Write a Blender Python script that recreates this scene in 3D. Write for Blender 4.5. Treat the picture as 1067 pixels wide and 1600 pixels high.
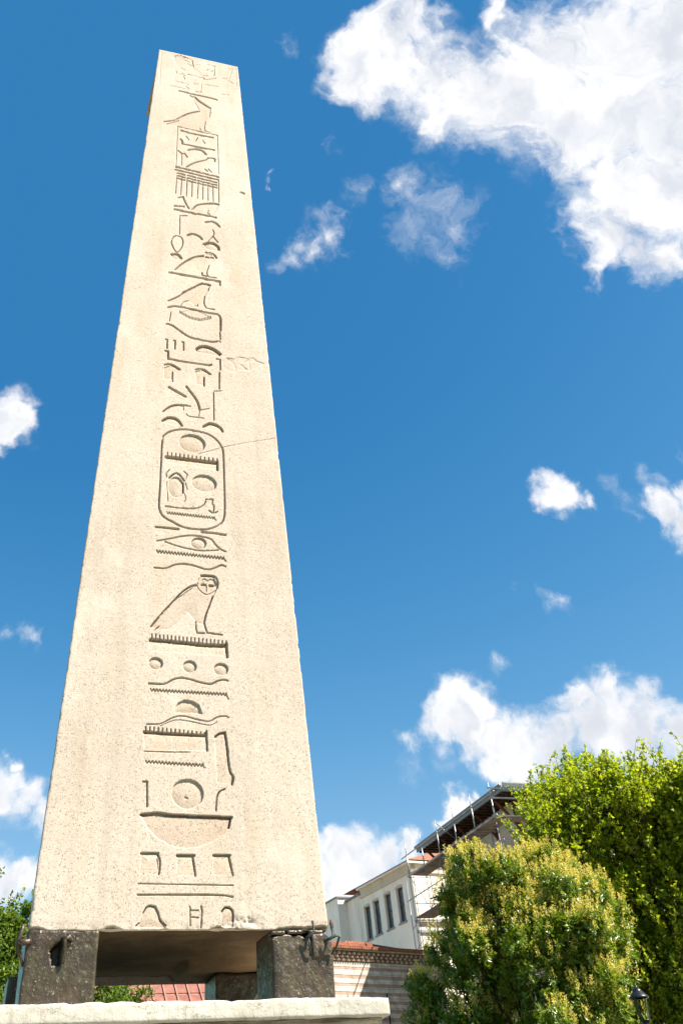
import bpy, math, random
import numpy as np
from mathutils import Vector, Matrix

for o in list(bpy.data.objects):
    bpy.data.objects.remove(o)
scene = bpy.context.scene
col = scene.collection

# ------------------------------------------------------------------ camera
cam_data = bpy.data.cameras.new('camera')
cam = bpy.data.objects.new('camera', cam_data)
col.objects.link(cam)
cam_data.sensor_fit = 'VERTICAL'
cam_data.sensor_height = 24.0
cam_data.lens = 1304.28 / 1600 * 24.0
cam_data.shift_x = (533.5 - 421.07) / 1600
cam_data.shift_y = -(800 - 368.41) / 1600
cam_data.clip_start = 0.05
cam_data.clip_end = 6000
right = Vector((0.9615, -0.2701, -0.0503))
up = Vector((-0.1727, -0.7364, 0.6541))
fwd = Vector((0.2137, 0.6203, 0.7547))
cam.matrix_world = Matrix(((right.x, up.x, -fwd.x, -2.164), (right.y, up.y, -fwd.y, -10.533),
                           (right.z, up.z, -fwd.z, 1.6485), (0, 0, 0, 1)))
scene.camera = cam

# ------------------------------------------------------------------ light
SUN = Vector((0.52, -0.42, 0.74)).normalized()
sun_data = bpy.data.lights.new('sun', 'SUN')
sun_data.energy = 5.0
sun_data.angle = math.radians(0.5)
sun_data.color = (1.0, 0.93, 0.82)
sun = bpy.data.objects.new('sun', sun_data)
col.objects.link(sun)
sun.rotation_euler = SUN.to_track_quat('Z', 'Y').to_euler()
sun.location = SUN * 200

scene.view_settings.view_transform = 'Standard'
scene.view_settings.look = 'None'
scene.view_settings.gamma = 1
scene.view_settings.use_curve_mapping = False
EXPOSURE = 1.35
scene.view_settings.exposure = EXPOSURE

# ------------------------------------------------------------------ sky
# cumulus as round puffs by direction: x, y, z, angular radius, thickness
CLOUDS = [(0.274,0.432,0.859,0.0406,1), (0.312,0.405,0.859,0.0473,1), (0.358,0.411,0.838,0.0472,1), (0.403,0.413,0.817,0.0468,1),
 (0.377,0.450,0.809,0.0279,0.9), (0.440,0.397,0.806,0.0601,1), (0.469,0.337,0.816,0.0649,1), (0.509,0.305,0.805,0.0727,1),
 (0.556,0.281,0.782,0.0765,1), (0.506,0.391,0.769,0.0654,1), (0.547,0.363,0.754,0.0733,1), (0.591,0.350,0.727,0.0711,1),
 (0.441,0.336,0.832,0.0241,0.9), (0.409,0.321,0.855,0.0193,0.9), (0.565,0.422,0.709,0.0573,0.9), (0.601,0.406,0.688,0.0557,0.9),
 (0.556,0.485,0.675,0.0412,0.85), (0.590,0.476,0.652,0.0335,0.8), (0.550,0.515,0.657,0.0207,0.75), (0.613,0.469,0.635,0.0263,0.8),
 (0.326,0.376,0.867,0.0323,0.9), (0.289,0.403,0.868,0.0292,0.8), (0.313,0.358,0.880,0.0143,0.7), (0.610,0.289,0.738,0.0806,1),
 (0.511,0.226,0.829,0.0818,1), (0.643,0.379,0.666,0.0753,1), (0.192,0.435,0.880,0.0133,0.45), (0.252,0.522,0.815,0.0197,0.3),
 (0.222,0.643,0.733,0.0153,0.36), (0.243,0.632,0.736,0.0214,0.42), (0.270,0.615,0.741,0.0260,0.46), (0.291,0.596,0.748,0.0275,0.48),
 (0.296,0.577,0.761,0.0183,0.4), (0.313,0.545,0.778,0.0182,0.46), (0.343,0.535,0.772,0.0211,0.4), (0.359,0.522,0.773,0.0255,0.46),
 (0.397,0.526,0.752,0.0327,0.3), (0.421,0.534,0.733,0.0369,0.3), (0.378,0.554,0.742,0.0374,0.26), (0.412,0.559,0.719,0.0296,0.26),
 (0.189,0.579,0.793,0.0076,0.6), (0.477,0.537,0.695,0.0202,0.24), (-0.053,0.814,0.579,0.0289,1), (-0.038,0.809,0.586,0.0153,0.9),
 (-0.042,0.833,0.552,0.0109,0.8), (-0.072,0.820,0.568,0.0340,1), (0.027,0.922,0.387,0.0137,0.42), (-0.020,0.901,0.434,0.0070,0.6),
 (0.032,0.963,0.268,0.0235,0.8), (0.055,0.966,0.251,0.0211,0.85), (0.012,0.960,0.280,0.0169,0.8), (-0.003,0.964,0.268,0.0277,0.9),
 (0.013,0.954,0.299,0.0080,0.6), (0.041,0.981,0.192,0.0217,1), (0.016,0.981,0.193,0.0256,1), (0.058,0.979,0.195,0.0130,0.9),
 (0.544,0.682,0.489,0.0186,0.95), (0.562,0.677,0.475,0.0111,0.7), (0.588,0.654,0.477,0.0155,0.34), (0.614,0.628,0.478,0.0153,0.42),
 (0.619,0.643,0.451,0.0213,0.95), (0.635,0.638,0.436,0.0221,1), (0.640,0.618,0.457,0.0186,0.9), (0.590,0.663,0.460,0.0128,0.3),
 (0.639,0.590,0.494,0.0113,0.38), (0.656,0.616,0.436,0.0242,0.9), (0.542,0.740,0.398,0.0114,0.45), (0.516,0.758,0.399,0.0127,0.28),
 (0.494,0.799,0.343,0.0147,0.55), (0.440,0.840,0.317,0.0255,0.95), (0.462,0.831,0.309,0.0241,1), (0.417,0.857,0.304,0.0157,0.8),
 (0.466,0.834,0.294,0.0213,0.9), (0.491,0.824,0.283,0.0245,0.9), (0.413,0.866,0.283,0.0154,0.34), (0.434,0.856,0.281,0.0153,0.34),
 (0.553,0.776,0.302,0.0163,1), (0.579,0.754,0.309,0.0220,1), (0.601,0.737,0.310,0.0207,1), (0.620,0.729,0.290,0.0224,1),
 (0.563,0.778,0.279,0.0352,1), (0.532,0.801,0.274,0.0274,0.95), (0.596,0.755,0.273,0.0417,1), (0.628,0.731,0.266,0.0327,1),
 (0.511,0.816,0.270,0.0241,0.9), (0.448,0.861,0.241,0.0147,1), (0.462,0.852,0.246,0.0085,0.9), (0.436,0.869,0.233,0.0101,0.9),
 (0.333,0.916,0.225,0.0191,1), (0.349,0.912,0.216,0.0222,1), (0.378,0.903,0.205,0.0219,0.95), (0.401,0.891,0.214,0.0155,1),
 (0.360,0.914,0.188,0.0350,1), (0.326,0.927,0.188,0.0296,1), (0.309,0.926,0.217,0.0223,1)]

rs = random.Random(11)
for i in range(11):                      # the same broken cumulus goes on round the rest of the sky
    az = math.radians(rs.uniform(85, 325))
    el = math.radians(rs.choice([7, 10, 14, 22, 30, 42, 58]) + rs.uniform(-2, 2))
    for k in range(2):
        a2, e2 = az + rs.uniform(-.12, .12) / math.cos(el), el + rs.uniform(-.05, .07)
        CLOUDS.append((math.sin(a2) * math.cos(e2), math.cos(a2) * math.cos(e2), math.sin(e2),
                       rs.uniform(.03, .09), rs.uniform(.6, 1)))

world = bpy.data.worlds.new('World')
scene.world = world
world.use_nodes = True
world.cycles.sampling_method = 'MANUAL'
world.cycles.sample_map_resolution = 256
wt = world.node_tree
for n in list(wt.nodes):
    wt.nodes.remove(n)
WN, WL = wt.nodes, wt.links
SKY_STRENGTH = 0.072
wout = WN.new('ShaderNodeOutputWorld')
bg = WN.new('ShaderNodeBackground')
bg.inputs['Strength'].default_value = SKY_STRENGTH
WL.new(bg.outputs[0], wout.inputs[0])
sky = WN.new('ShaderNodeTexSky')
sky.sky_type = 'NISHITA'
sky.sun_disc = False
sky.sun_elevation = math.asin(SUN.z)
sky.sun_rotation = math.atan2(SUN.x, SUN.y)
sky.altitude = 50
sky.air_density = 1.0
sky.dust_density = 0.2
sky.ozone_density = 1.0
tc = WN.new('ShaderNodeTexCoord')


def wmath(op, a, b=None, c=None):
    n = WN.new('ShaderNodeMath')
    n.operation = op
    for i, v in enumerate((a, b, c)):
        if v is None:
            continue
        if isinstance(v, (int, float)):
            n.inputs[i].default_value = v
        else:
            WL.new(v, n.inputs[i])
    return n.outputs[0]


def wvec(op, a, b):
    n = WN.new('ShaderNodeVectorMath')
    n.operation = op
    for i, v in enumerate((a, b)):
        if isinstance(v, (tuple, list)):
            n.inputs[i].default_value = v
        else:
            WL.new(v, n.inputs[i])
    return n.outputs['Value'] if op == 'DISTANCE' else n.outputs[0]


def wnoise(vec, scale, detail, rough, colour=False, swirl=0.0):
    n = WN.new('ShaderNodeTexNoise')
    n.inputs['Distortion'].default_value = swirl
    n.inputs['Scale'].default_value = scale
    n.inputs['Detail'].default_value = detail
    n.inputs['Roughness'].default_value = rough
    WL.new(vec, n.inputs['Vector'])
    return n.outputs['Color'] if colour else n.outputs['Fac']


D0 = tc.outputs['Generated']
w1 = wvec('SUBTRACT', wnoise(D0, 7, 4, .55, True), (.5, .5, .5))
w2 = wvec('SUBTRACT', wnoise(D0, 28, 5, .6, True), (.5, .5, .5))
sc1 = WN.new('ShaderNodeVectorMath'); sc1.operation = 'SCALE'; sc1.inputs['Scale'].default_value = .085
WL.new(w1, sc1.inputs[0])
sc2 = WN.new('ShaderNodeVectorMath'); sc2.operation = 'SCALE'; sc2.inputs['Scale'].default_value = .045
WL.new(w2, sc2.inputs[0])
DW = wvec('ADD', wvec('ADD', D0, sc1.outputs[0]), sc2.outputs[0])
field = None
for (x, y, z, r, a) in CLOUDS:
    d = wvec('DISTANCE', DW, (x, y, z))
    v = wmath('MULTIPLY_ADD', d, -a / (r * 1.6), a)
    field = v if field is None else wmath('SMOOTH_MAX', field, v, .12)
field = wmath('MAXIMUM', field, 0)
fbm = wnoise(DW, 11, 10, .58, False, .7)
fine = wnoise(DW, 42, 7, .66, False, .5)
rough = wmath('ADD', wmath('MULTIPLY_ADD', fbm, 2.0, -1.0), wmath('MULTIPLY_ADD', fine, .7, -.35))
dens = wmath('ADD', rough, wmath('MULTIPLY', field, 1.5))
mr = WN.new('ShaderNodeMapRange'); mr.interpolation_type = 'SMOOTHSTEP'
mr.inputs['From Min'].default_value = .12
mr.inputs['From Max'].default_value = 1.05
WL.new(dens, mr.inputs['Value'])
cover = wmath('MULTIPLY', mr.outputs[0], wmath('MINIMUM', wmath('MULTIPLY', field, 2.3), 1))
# sunward sides stay bright, the far sides and thick cores are a little greyer and bluer
off = wvec('ADD', DW, (.018, -.014, .026))
toward = wmath('SUBTRACT', wnoise(off, 11, 4, .5, False, .7), fbm)
core = WN.new('ShaderNodeMapRange'); core.interpolation_type = 'SMOOTHSTEP'
core.inputs['From Min'].default_value = .55
core.inputs['From Max'].default_value = 1.7
thick = wmath('ADD', wmath('MULTIPLY', field, 1.5), wmath('MULTIPLY_ADD', wnoise(D0, 5, 2, .5), 1.6, -.8))
WL.new(wmath('MULTIPLY_ADD', toward, 2.2, thick), core.inputs['Value'])
CLW = 1.06 / (2 ** EXPOSURE) / SKY_STRENGTH
cmix = WN.new('ShaderNodeMix'); cmix.data_type = 'RGBA'
cmix.inputs['A'].default_value = (CLW, CLW * 1.0, CLW * 1.01, 1)
cmix.inputs['B'].default_value = (CLW * .70, CLW * .735, CLW * .81, 1)
WL.new(core.outputs[0], cmix.inputs['Factor'])
# clear dry air: the red end of the sky light falls off faster than in the model's default air
sep = WN.new('ShaderNodeSeparateColor'); WL.new(sky.outputs[0], sep.inputs[0])
cmb = WN.new('ShaderNodeCombineColor')
gg = wmath('SMOOTH_MAX', wmath('MULTIPLY', wmath('POWER', sep.outputs[1], 1.12), .70), 1.17, .25)
rr_ = wmath('SMOOTH_MAX', wmath('MULTIPLY', wmath('POWER', sep.outputs[0], 2.3), .215), .20, .06)
WL.new(wmath('MINIMUM', rr_, wmath('MULTIPLY', gg, .48)), cmb.inputs[0])
WL.new(gg, cmb.inputs[1])
WL.new(wmath('SMOOTH_MAX', wmath('MULTIPLY', wmath('POWER', sep.outputs[2], .80), 1.2), 2.75, .4), cmb.inputs[2])
smix = WN.new('ShaderNodeMix'); smix.data_type = 'RGBA'
WL.new(cover, smix.inputs['Factor'])
WL.new(cmb.outputs[0], smix.inputs['A'])
WL.new(cmix.outputs['Result'], smix.inputs['B'])
WL.new(smix.outputs['Result'], bg.inputs['Color'])

# ================================================================== helpers
def lin(c):
    return tuple((x / 12.92 if x <= .04045 else ((x + .055) / 1.055) ** 2.4) for x in c)


class Mat:
    """small wrapper to write node materials"""
    def __init__(self, name, rough=.8, spec=.3):
        self.m = bpy.data.materials.new(name)
        self.m.use_nodes = True
        self.t = self.m.node_tree
        self.b = self.t.nodes['Principled BSDF']
        self.b.inputs['Roughness'].default_value = rough
        self.b.inputs['Specular IOR Level'].default_value = spec
        self.tc = self.t.nodes.new('ShaderNodeTexCoord')

    def n(self, kind, **kw):
        x = self.t.nodes.new(kind)
        for k, v in kw.items():
            if k.startswith('_'):
                setattr(x, k[1:], v)
            else:
                key = k.replace('__', ' ')
                self.put(x.inputs[key], v)
        return x

    def put(self, inp, v):
        if hasattr(v, 'is_output'):
            self.t.links.new(v, inp)
        else:
            inp.default_value = v

    def co(self, scale=(1, 1, 1), kind='Object'):
        mp = self.t.nodes.new('ShaderNodeMapping')
        mp.inputs['Scale'].default_value = scale
        self.t.links.new(self.tc.outputs[kind], mp.inputs[0])
        return mp.outputs[0]

    def noise(self, scale, detail=4, rough=.55, vec=None, colour=False):
        x = self.n('ShaderNodeTexNoise', Scale=scale, Detail=detail, Roughness=rough)
        self.t.links.new(vec if vec is not None else self.tc.outputs['Object'], x.inputs['Vector'])
        return x.outputs['Color' if colour else 'Fac']

    def ramp(self, fac, stops):
        x = self.t.nodes.new('ShaderNodeValToRGB')
        el = x.color_ramp.elements
        while len(el) < len(stops):
            el.new(.5)
        for e, (p, c) in zip(el, stops):
            e.position = p
            e.color = (*c, 1) if len(c) == 3 else c
        self.t.links.new(fac, x.inputs[0])
        return x.outputs[0]

    def mix(self, f, a, b, blend='MIX'):
        x = self.t.nodes.new('ShaderNodeMix')
        x.data_type = 'RGBA'
        x.blend_type = blend
        for k, v in (('Factor', f), ('A', a), ('B', b)):
            if isinstance(v, tuple) and len(v) == 3:
                v = (*v, 1)
            self.put(x.inputs[k], v)
        return x.outputs['Result']

    def math(self, op, a, b=0.0, c=0.0):
        x = self.t.nodes.new('ShaderNodeMath')
        x.operation = op
        for i, v in enumerate((a, b, c)):
            self.put(x.inputs[i], v)
        return x.outputs[0]

    def bump(self, h, strength=.5, dist=.02):
        x = self.n('ShaderNodeBump', Strength=strength, Distance=dist, Height=h)
        self.t.links.new(x.outputs[0], self.b.inputs['Normal'])

    def colour(self, c):
        self.put(self.b.inputs['Base Color'], (*c, 1) if isinstance(c, tuple) and len(c) == 3 else c)
        return self.m


def plain(name, c, rough=.7, spec=.3, metal=0, var=.12, scale=6, bump=.15):
    m = Mat(name, rough, spec)
    m.b.inputs['Metallic'].default_value = metal
    f = m.noise(scale, 6, .6)
    lo = tuple(max(0, x * (1 - var * 2)) for x in c)
    hi = tuple(min(1, x * (1 + var * 1.4)) for x in c)
    if bump:
        m.bump(m.noise(scale * 4, 5, .6), bump, .02)
    return m.colour(m.ramp(f, [(.3, lo), (.7, hi)]))


class MB:
    """collects shapes; build() links them as ONE mesh object"""
    def __init__(self):
        self.v, self.f = [], []

    def add(self, vs, fs):
        o = len(self.v)
        self.v += [tuple(p) for p in vs]
        self.f += [tuple(i + o for i in f) for f in fs]
        return self

    def frame(self, c, ax, ay, az):
        """box with centre c and half-axis vectors"""
        c, ax, ay, az = map(Vector, (c, ax, ay, az))
        vs = [c + sx * ax + sy * ay + sz * az for sz in (-1, 1) for sy in (-1, 1) for sx in (-1, 1)]
        return self.add(vs, [(0, 2, 3, 1), (4, 5, 7, 6), (0, 1, 5, 4), (2, 6, 7, 3), (0, 4, 6, 2), (1, 3, 7, 5)])

    def box(self, x0, x1, y0, y1, z0, z1):
        return self.frame(((x0 + x1) / 2, (y0 + y1) / 2, (z0 + z1) / 2), ((x1 - x0) / 2, 0, 0),
                          (0, (y1 - y0) / 2, 0), (0, 0, (z1 - z0) / 2))

    def tube(self, pts, rad, n=8, caps=True):
        pts = [Vector(p) for p in pts]
        rad = rad if isinstance(rad, (list, tuple)) else [rad] * len(pts)
        o = len(self.v)
        ref = None
        for i, p in enumerate(pts):
            d = (pts[min(i + 1, len(pts) - 1)] - pts[max(i - 1, 0)]).normalized()
            if ref is None:
                ref = d.orthogonal().normalized()
            a = (ref - d * ref.dot(d)).normalized()
            ref = a
            b = d.cross(a)
            for k in range(n):
                t = 2 * math.pi * k / n
                self.v.append(tuple(p + (a * math.cos(t) + b * math.sin(t)) * rad[i]))
        for i in range(len(pts) - 1):
            for k in range(n):
                k2 = (k + 1) % n
                self.f.append((o + i * n + k, o + i * n + k2, o + (i + 1) * n + k2, o + (i + 1) * n + k))
        if caps:
            self.f.append(tuple(o + k for k in reversed(range(n))))
            self.f.append(tuple(o + (len(pts) - 1) * n + k for k in range(n)))
        return self

    def lathe(self, c, prof, n=16):
        """prof: (radius, z) from bottom to top, around the vertical through c"""
        o = len(self.v)
        for r, z in prof:
            for k in range(n):
                t = 2 * math.pi * k / n
                self.v.append((c[0] + r * math.cos(t), c[1] + r * math.sin(t), c[2] + z))
        for i in range(len(prof) - 1):
            for k in range(n):
                k2 = (k + 1) % n
                self.f.append((o + i * n + k, o + i * n + k2, o + (i + 1) * n + k2, o + (i + 1) * n + k))
        self.f.append(tuple(o + k for k in reversed(range(n))))
        self.f.append(tuple(o + (len(prof) - 1) * n + k for k in range(n)))
        return self

    def mesh(self, name, smooth=False):
        me = bpy.data.meshes.new(name)
        me.from_pydata(self.v, [], self.f)
        me.update()
        if smooth:
            me.polygons.foreach_set('use_smooth', [True] * len(me.polygons))
        return me

    def build(self, name, mat, parent=None, smooth=False):
        return link(name, self.mesh(name, smooth), mat, parent)


def link(name, me, mat, parent=None):
    if mat is not None and not me.materials:
        me.materials.append(mat)
    o = bpy.data.objects.new(name, me)
    col.objects.link(o)
    if parent is not None:
        o.parent = parent
        # things stand unrotated and unscaled: keep the part's world place
        w = parent.location.copy()
        p = parent.parent
        while p is not None:
            w += p.location
            p = p.parent
        o.location = -w
    return o


def share(name, me, loc, parent, rot=None):
    """a repeat that shares its mesh data"""
    o = bpy.data.objects.new(name, me)
    col.objects.link(o)
    o.parent = parent
    w = Vector((0, 0, 0))
    p = parent
    while p is not None:
        w += p.location
        p = p.parent
    o.location = Vector(loc) - w
    if rot is not None:
        o.rotation_euler = rot
    return o


def thing(name, label, cat, loc=(0, 0, 0), group=None):
    o = bpy.data.objects.new(name, None)
    col.objects.link(o)
    o.location = loc
    o.empty_display_size = .3
    tag(o, label, cat, group)
    return o


def tag(o, label=None, cat=None, group=None, kind=None):
    for k, v in (('label', label), ('category', cat), ('group', group), ('kind', kind)):
        if v:
            o[k] = v
    return o


def arrays_mesh(name, verts, faces, smooth=False):
    """fast mesh from numpy arrays; faces is (n,3) or (n,4)"""
    me = bpy.data.meshes.new(name)
    k = faces.shape[1]
    me.vertices.add(len(verts))
    me.vertices.foreach_set('co', np.ascontiguousarray(verts, np.float32).ravel())
    me.loops.add(len(faces) * k)
    me.loops.foreach_set('vertex_index', np.ascontiguousarray(faces, np.int32).ravel())
    me.polygons.add(len(faces))
    me.polygons.foreach_set('loop_start', np.arange(0, len(faces) * k, k, dtype=np.int32))
    me.update(calc_edges=True)
    if smooth:
        me.polygons.foreach_set('use_smooth', np.ones(len(faces), bool))
    return me


def _hash(ix, iy, iz, seed):
    h = (ix * 374761393 + iy * 668265263 + iz * 2147483647 + seed * 1274126177) & 0xFFFFFFFF
    h = ((h ^ (h >> 13)) * 1274126177) & 0xFFFFFFFF
    return ((h ^ (h >> 16)) & 0xFFFF) / 65535.0


def vnoise(p, seed=0):
    """value noise in -1..1 for an (n,3) array"""
    p = np.asarray(p, float)
    i = np.floor(p).astype(np.int64)
    f = p - i
    f = f * f * (3 - 2 * f)
    r = 0
    for dx in (0, 1):
        for dy in (0, 1):
            for dz in (0, 1):
                w = (f[:, 0] if dx else 1 - f[:, 0]) * (f[:, 1] if dy else 1 - f[:, 1]) * (f[:, 2] if dz else 1 - f[:, 2])
                r = r + w * _hash(i[:, 0] + dx, i[:, 1] + dy, i[:, 2] + dz, seed)
    return r * 2 - 1


def fnoise(p, seed=0, octv=4):
    r, a, s = 0, 1.0, 0
    p = np.asarray(p, float)
    for k in range(octv):
        r = r + a * vnoise(p * (2 ** k) + 17.3 * k, seed + k)
        s += a
        a *= .5
    return r / s


def rough_box(x0, x1, y0, y1, z0, z1, step, amp, scale, seed, rnd=.02, extra=None):
    """a stone or cast block: gridded box, rounded arrises, uneven skin"""
    n = [max(2, int(round((b - a) / step))) for a, b in ((x0, x1), (y0, y1), (z0, z1))]
    vs, fs = [], []
    idx = {}
    lo = np.array([x0, y0, z0]); hi = np.array([x1, y1, z1])

    def vid(i, j, k):
        key = (i, j, k)
        if key not in idx:
            idx[key] = len(vs)
            vs.append((x0 + (x1 - x0) * i / n[0], y0 + (y1 - y0) * j / n[1], z0 + (z1 - z0) * k / n[2]))
        return idx[key]
    for k in (0, n[2]):
        for i in range(n[0]):
            for j in range(n[1]):
                q = [vid(i, j, k), vid(i + 1, j, k), vid(i + 1, j + 1, k), vid(i, j + 1, k)]
                fs.append(q if k else q[::-1])
    for j in (0, n[1]):
        for i in range(n[0]):
            for k in range(n[2]):
                q = [vid(i, j, k), vid(i + 1, j, k), vid(i + 1, j, k + 1), vid(i, j, k + 1)]
                fs.append(q[::-1] if j else q)
    for i in (0, n[0]):
        for j in range(n[1]):
            for k in range(n[2]):
                q = [vid(i, j, k), vid(i, j + 1, k), vid(i, j + 1, k + 1), vid(i, j, k + 1)]
                fs.append(q if i else q[::-1])
    v = np.array(vs)
    c = np.clip(v, lo + rnd, hi - rnd)
    d = v - c
    ln = np.linalg.norm(d, axis=1)
    m = ln > rnd
    v[m] = c[m] + d[m] / ln[m, None] * rnd
    nrm = d / np.maximum(ln, 1e-9)[:, None]
    v = v + nrm * (fnoise(v * scale, seed, 4) * amp)[:, None]
    if extra is not None:
        v = extra(v)
    return arrays_mesh('block', v, np.array(fs, np.int32))


# ================================================================== materials
def granite(name='pink_granite', tint=(1, 1, 1)):
    m = Mat(name, .85, .25)
    tone = m.noise(.55, 5, .6)
    base = m.ramp(tone, [(.3, (.435, .355, .285)), (.5, (.478, .40, .328)), (.72, (.515, .44, .372))])
    # ochre stain, streaky and taller than wide
    st = m.noise(1.4, 6, .62, m.co((2.2, 2.2, .45)))
    base = m.mix(m.ramp(st, [(.50, (0, 0, 0)), (.72, (.62, .62, .62))]), base, (.43, .33, .23))
    # mineral grain: dark mica, pink feldspar, pale quartz
    g1 = m.noise(64, 3, .75)
    base = m.mix(m.ramp(g1, [(.56, (0, 0, 0)), (.62, (.8, .8, .8))]), base, (.115, .085, .065))
    g2 = m.noise(95, 2, .6, m.co((1, 1, 1.1)))
    base = m.mix(m.ramp(g2, [(.58, (0, 0, 0)), (.70, (.55, .55, .55))]), base, (.45, .30, .195))
    g3 = m.noise(85, 2, .6, m.co((1.1, 1, .9)))
    base = m.mix(m.ramp(g3, [(.56, (0, 0, 0)), (.68, (.5, .5, .5))]), base, (.58, .53, .46))
    pit = m.noise(9, 4, .7)
    base = m.mix(m.ramp(pit, [(.66, (0, 0, 0)), (.75, (.35, .35, .35))]), base, (.19, .15, .11))
    m.bump(m.math('ADD', m.math('MULTIPLY', m.noise(60, 4, .7), .6), m.noise(11, 5, .6)), .28, .012)
    wash = m.noise(.9, 6, .68, m.co((3.5, 3.5, .16)))
    base = m.mix(m.ramp(wash, [(.53, (0, 0, 0)), (.74, (.36, .36, .36))]), base, (.29, .245, .20))
    pale = m.noise(.8, 5, .7, m.co((1.3, 1.3, .8)))
    base = m.mix(m.ramp(pale, [(.56, (0, 0, 0)), (.7, (.5, .5, .5))]), base, (.60, .54, .46))
    return m.colour(m.mix(1.0, base, tint, 'MULTIPLY'))


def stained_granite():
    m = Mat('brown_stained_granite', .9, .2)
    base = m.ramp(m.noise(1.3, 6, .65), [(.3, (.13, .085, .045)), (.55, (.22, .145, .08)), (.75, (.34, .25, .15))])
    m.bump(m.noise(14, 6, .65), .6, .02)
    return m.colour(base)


def marble():
    m = Mat('weathered_marble', .75, .3)
    base = m.ramp(m.noise(1.6, 6, .6), [(.3, (.44, .40, .33)), (.7, (.56, .525, .46))])
    tool = m.noise(9, 4, .6, m.co((6, 6, .5)))
    base = m.mix(m.ramp(tool, [(.5, (0, 0, 0)), (.75, (.16, .16, .16))]), base, (.36, .31, .235))
    base = m.mix(m.ramp(m.noise(26, 4, .7), [(.6, (0, 0, 0)), (.75, (.4, .4, .4))]), base, (.27, .22, .16))
    grey = m.noise(2.3, 6, .68, m.co((1, 1, 1.6)))
    base = m.mix(m.ramp(grey, [(.50, (0, 0, 0)), (.66, (.6, .6, .6))]), base, (.30, .27, .215))
    run = m.noise(3.2, 5, .7, m.co((3, 3, .4)))
    base = m.mix(m.ramp(run, [(.58, (0, 0, 0)), (.70, (.5, .5, .5))]), base, (.24, .20, .15))
    ck = m.math('ABSOLUTE', m.math('SUBTRACT', m.noise(1.7, 5, .6, m.co((1, 1, 3))), .5))
    base = m.mix(m.ramp(ck, [(0, (.8, .8, .8)), (.006, (0, 0, 0))]), base, (.13, .105, .08))
    m.bump(m.math('ADD', m.math('MULTIPLY', tool, .3), m.math('MULTIPLY', m.noise(14, 6, .65), .9)), .5, .02)
    return m.colour(base)


def old_marble():
    m = Mat('soot_stained_marble', .8, .3)
    lay = m.noise(5, 5, .65, m.co((.5, .5, 5)))
    base = m.ramp(lay, [(.35, (.10, .078, .055)), (.5, (.25, .2, .15)), (.66, (.48, .42, .33))])
    m.bump(m.math('ADD', lay, m.noise(24, 5, .65)), .7, .03)
    return m.colour(base)


def bronze():
    m = Mat('patinated_bronze', .42, .5)
    base = m.ramp(m.noise(4, 6, .65), [(.3, (.018, .013, .009)), (.45, (.042, .029, .018)), (.58, (.062, .048, .026)), (.72, (.035, .05, .028))])
    base = m.mix(m.ramp(m.noise(2.2, 4, .6, m.co((1.5, 1.5, .5))), [(.5, (0, 0, 0)), (.7, (.6, .6, .6))]), base, (.11, .065, .04))
    sp = m.noise(34, 4, .75)
    base = m.mix(m.ramp(sp, [(.605, (0, 0, 0)), (.66, (.8, .8, .8))]), base, m.mix(m.ramp(m.noise(3.5, 4, .6), [(.36, (0, 0, 0)), (.56, (1, 1, 1))]), (.06, .045, .03), (.38, .32, .24)))
    m.put(m.b.inputs['Metallic'], m.ramp(sp, [(.55, (.22, .22, .22)), (.66, (0, 0, 0))]))
    m.put(m.b.inputs['Roughness'], m.ramp(m.noise(13, 4, .6), [(.3, (.2, .2, .2)), (.7, (.55, .55, .55))]))
    m.bump(m.math('ADD', m.noise(9, 5, .6), m.math('MULTIPLY', m.noise(34, 3, .6), .25)), .6, .03)
    return m.colour(base)


def leaf_mat(name, stops, trans, rough=.45, spec=.45, tw=.35):
    m = Mat(name, rough, spec)
    at = m.n('ShaderNodeAttribute', _attribute_name='rnd')
    c = m.ramp(at.outputs['Fac'], stops)
    m.colour(c)
    tr = m.n('ShaderNodeBsdfTranslucent')
    m.put(tr.inputs['Color'], m.mix(1.0, c, trans, 'MULTIPLY'))
    mx = m.n('ShaderNodeMixShader', Fac=tw)
    out = [x for x in m.t.nodes if x.type == 'OUTPUT_MATERIAL'][0]
    m.t.links.new(m.b.outputs[0], mx.inputs[1])
    m.t.links.new(tr.outputs[0], mx.inputs[2])
    m.t.links.new(mx.outputs[0], out.inputs[0])
    return m.m


def plaster(name, c, dirt=(.3, .26, .21), amount=.5):
    m = Mat(name, .9, .2)
    base = m.ramp(m.noise(.5, 6, .65), [(.3, tuple(x * .86 for x in c)), (.7, c)])
    st = m.noise(1.6, 6, .66, m.co((1.4, 1.4, .28)))
    base = m.mix(m.ramp(st, [(.52, (0, 0, 0)), (.75, (amount,) * 3)]), base, dirt)
    m.bump(m.noise(14, 6, .6), .3, .02)
    return m.colour(base)


def masonry(name, a, b, mortar, sx, sz):
    m = Mat(name, .9, .2)
    br = m.n('ShaderNodeTexBrick', Scale=1.0, Mortar__Size=.012, Brick__Width=sx, Row__Height=sz)
    mp = m.co((1, 1, 1))
    sw = m.n('ShaderNodeSeparateXYZ'); m.t.links.new(mp, sw.inputs[0])
    cb = m.n('ShaderNodeCombineXYZ')
    m.t.links.new(sw.outputs[0], cb.inputs[0]); m.t.links.new(sw.outputs[2], cb.inputs[1])
    m.t.links.new(cb.outputs[0], br.inputs['Vector'])
    br.inputs['Color1'].default_value = (*a, 1); br.inputs['Color2'].default_value = (*b, 1)
    br.inputs['Mortar'].default_value = (*mortar, 1)
    base = m.mix(m.ramp(m.noise(2.5, 6, .7), [(.35, (.55, .55, .55)), (.65, (1, 1, 1))]), (0, 0, 0), br.outputs['Color'])
    m.bump(m.noise(20, 5, .6), .4, .02)
    return m.colour(base)


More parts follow.
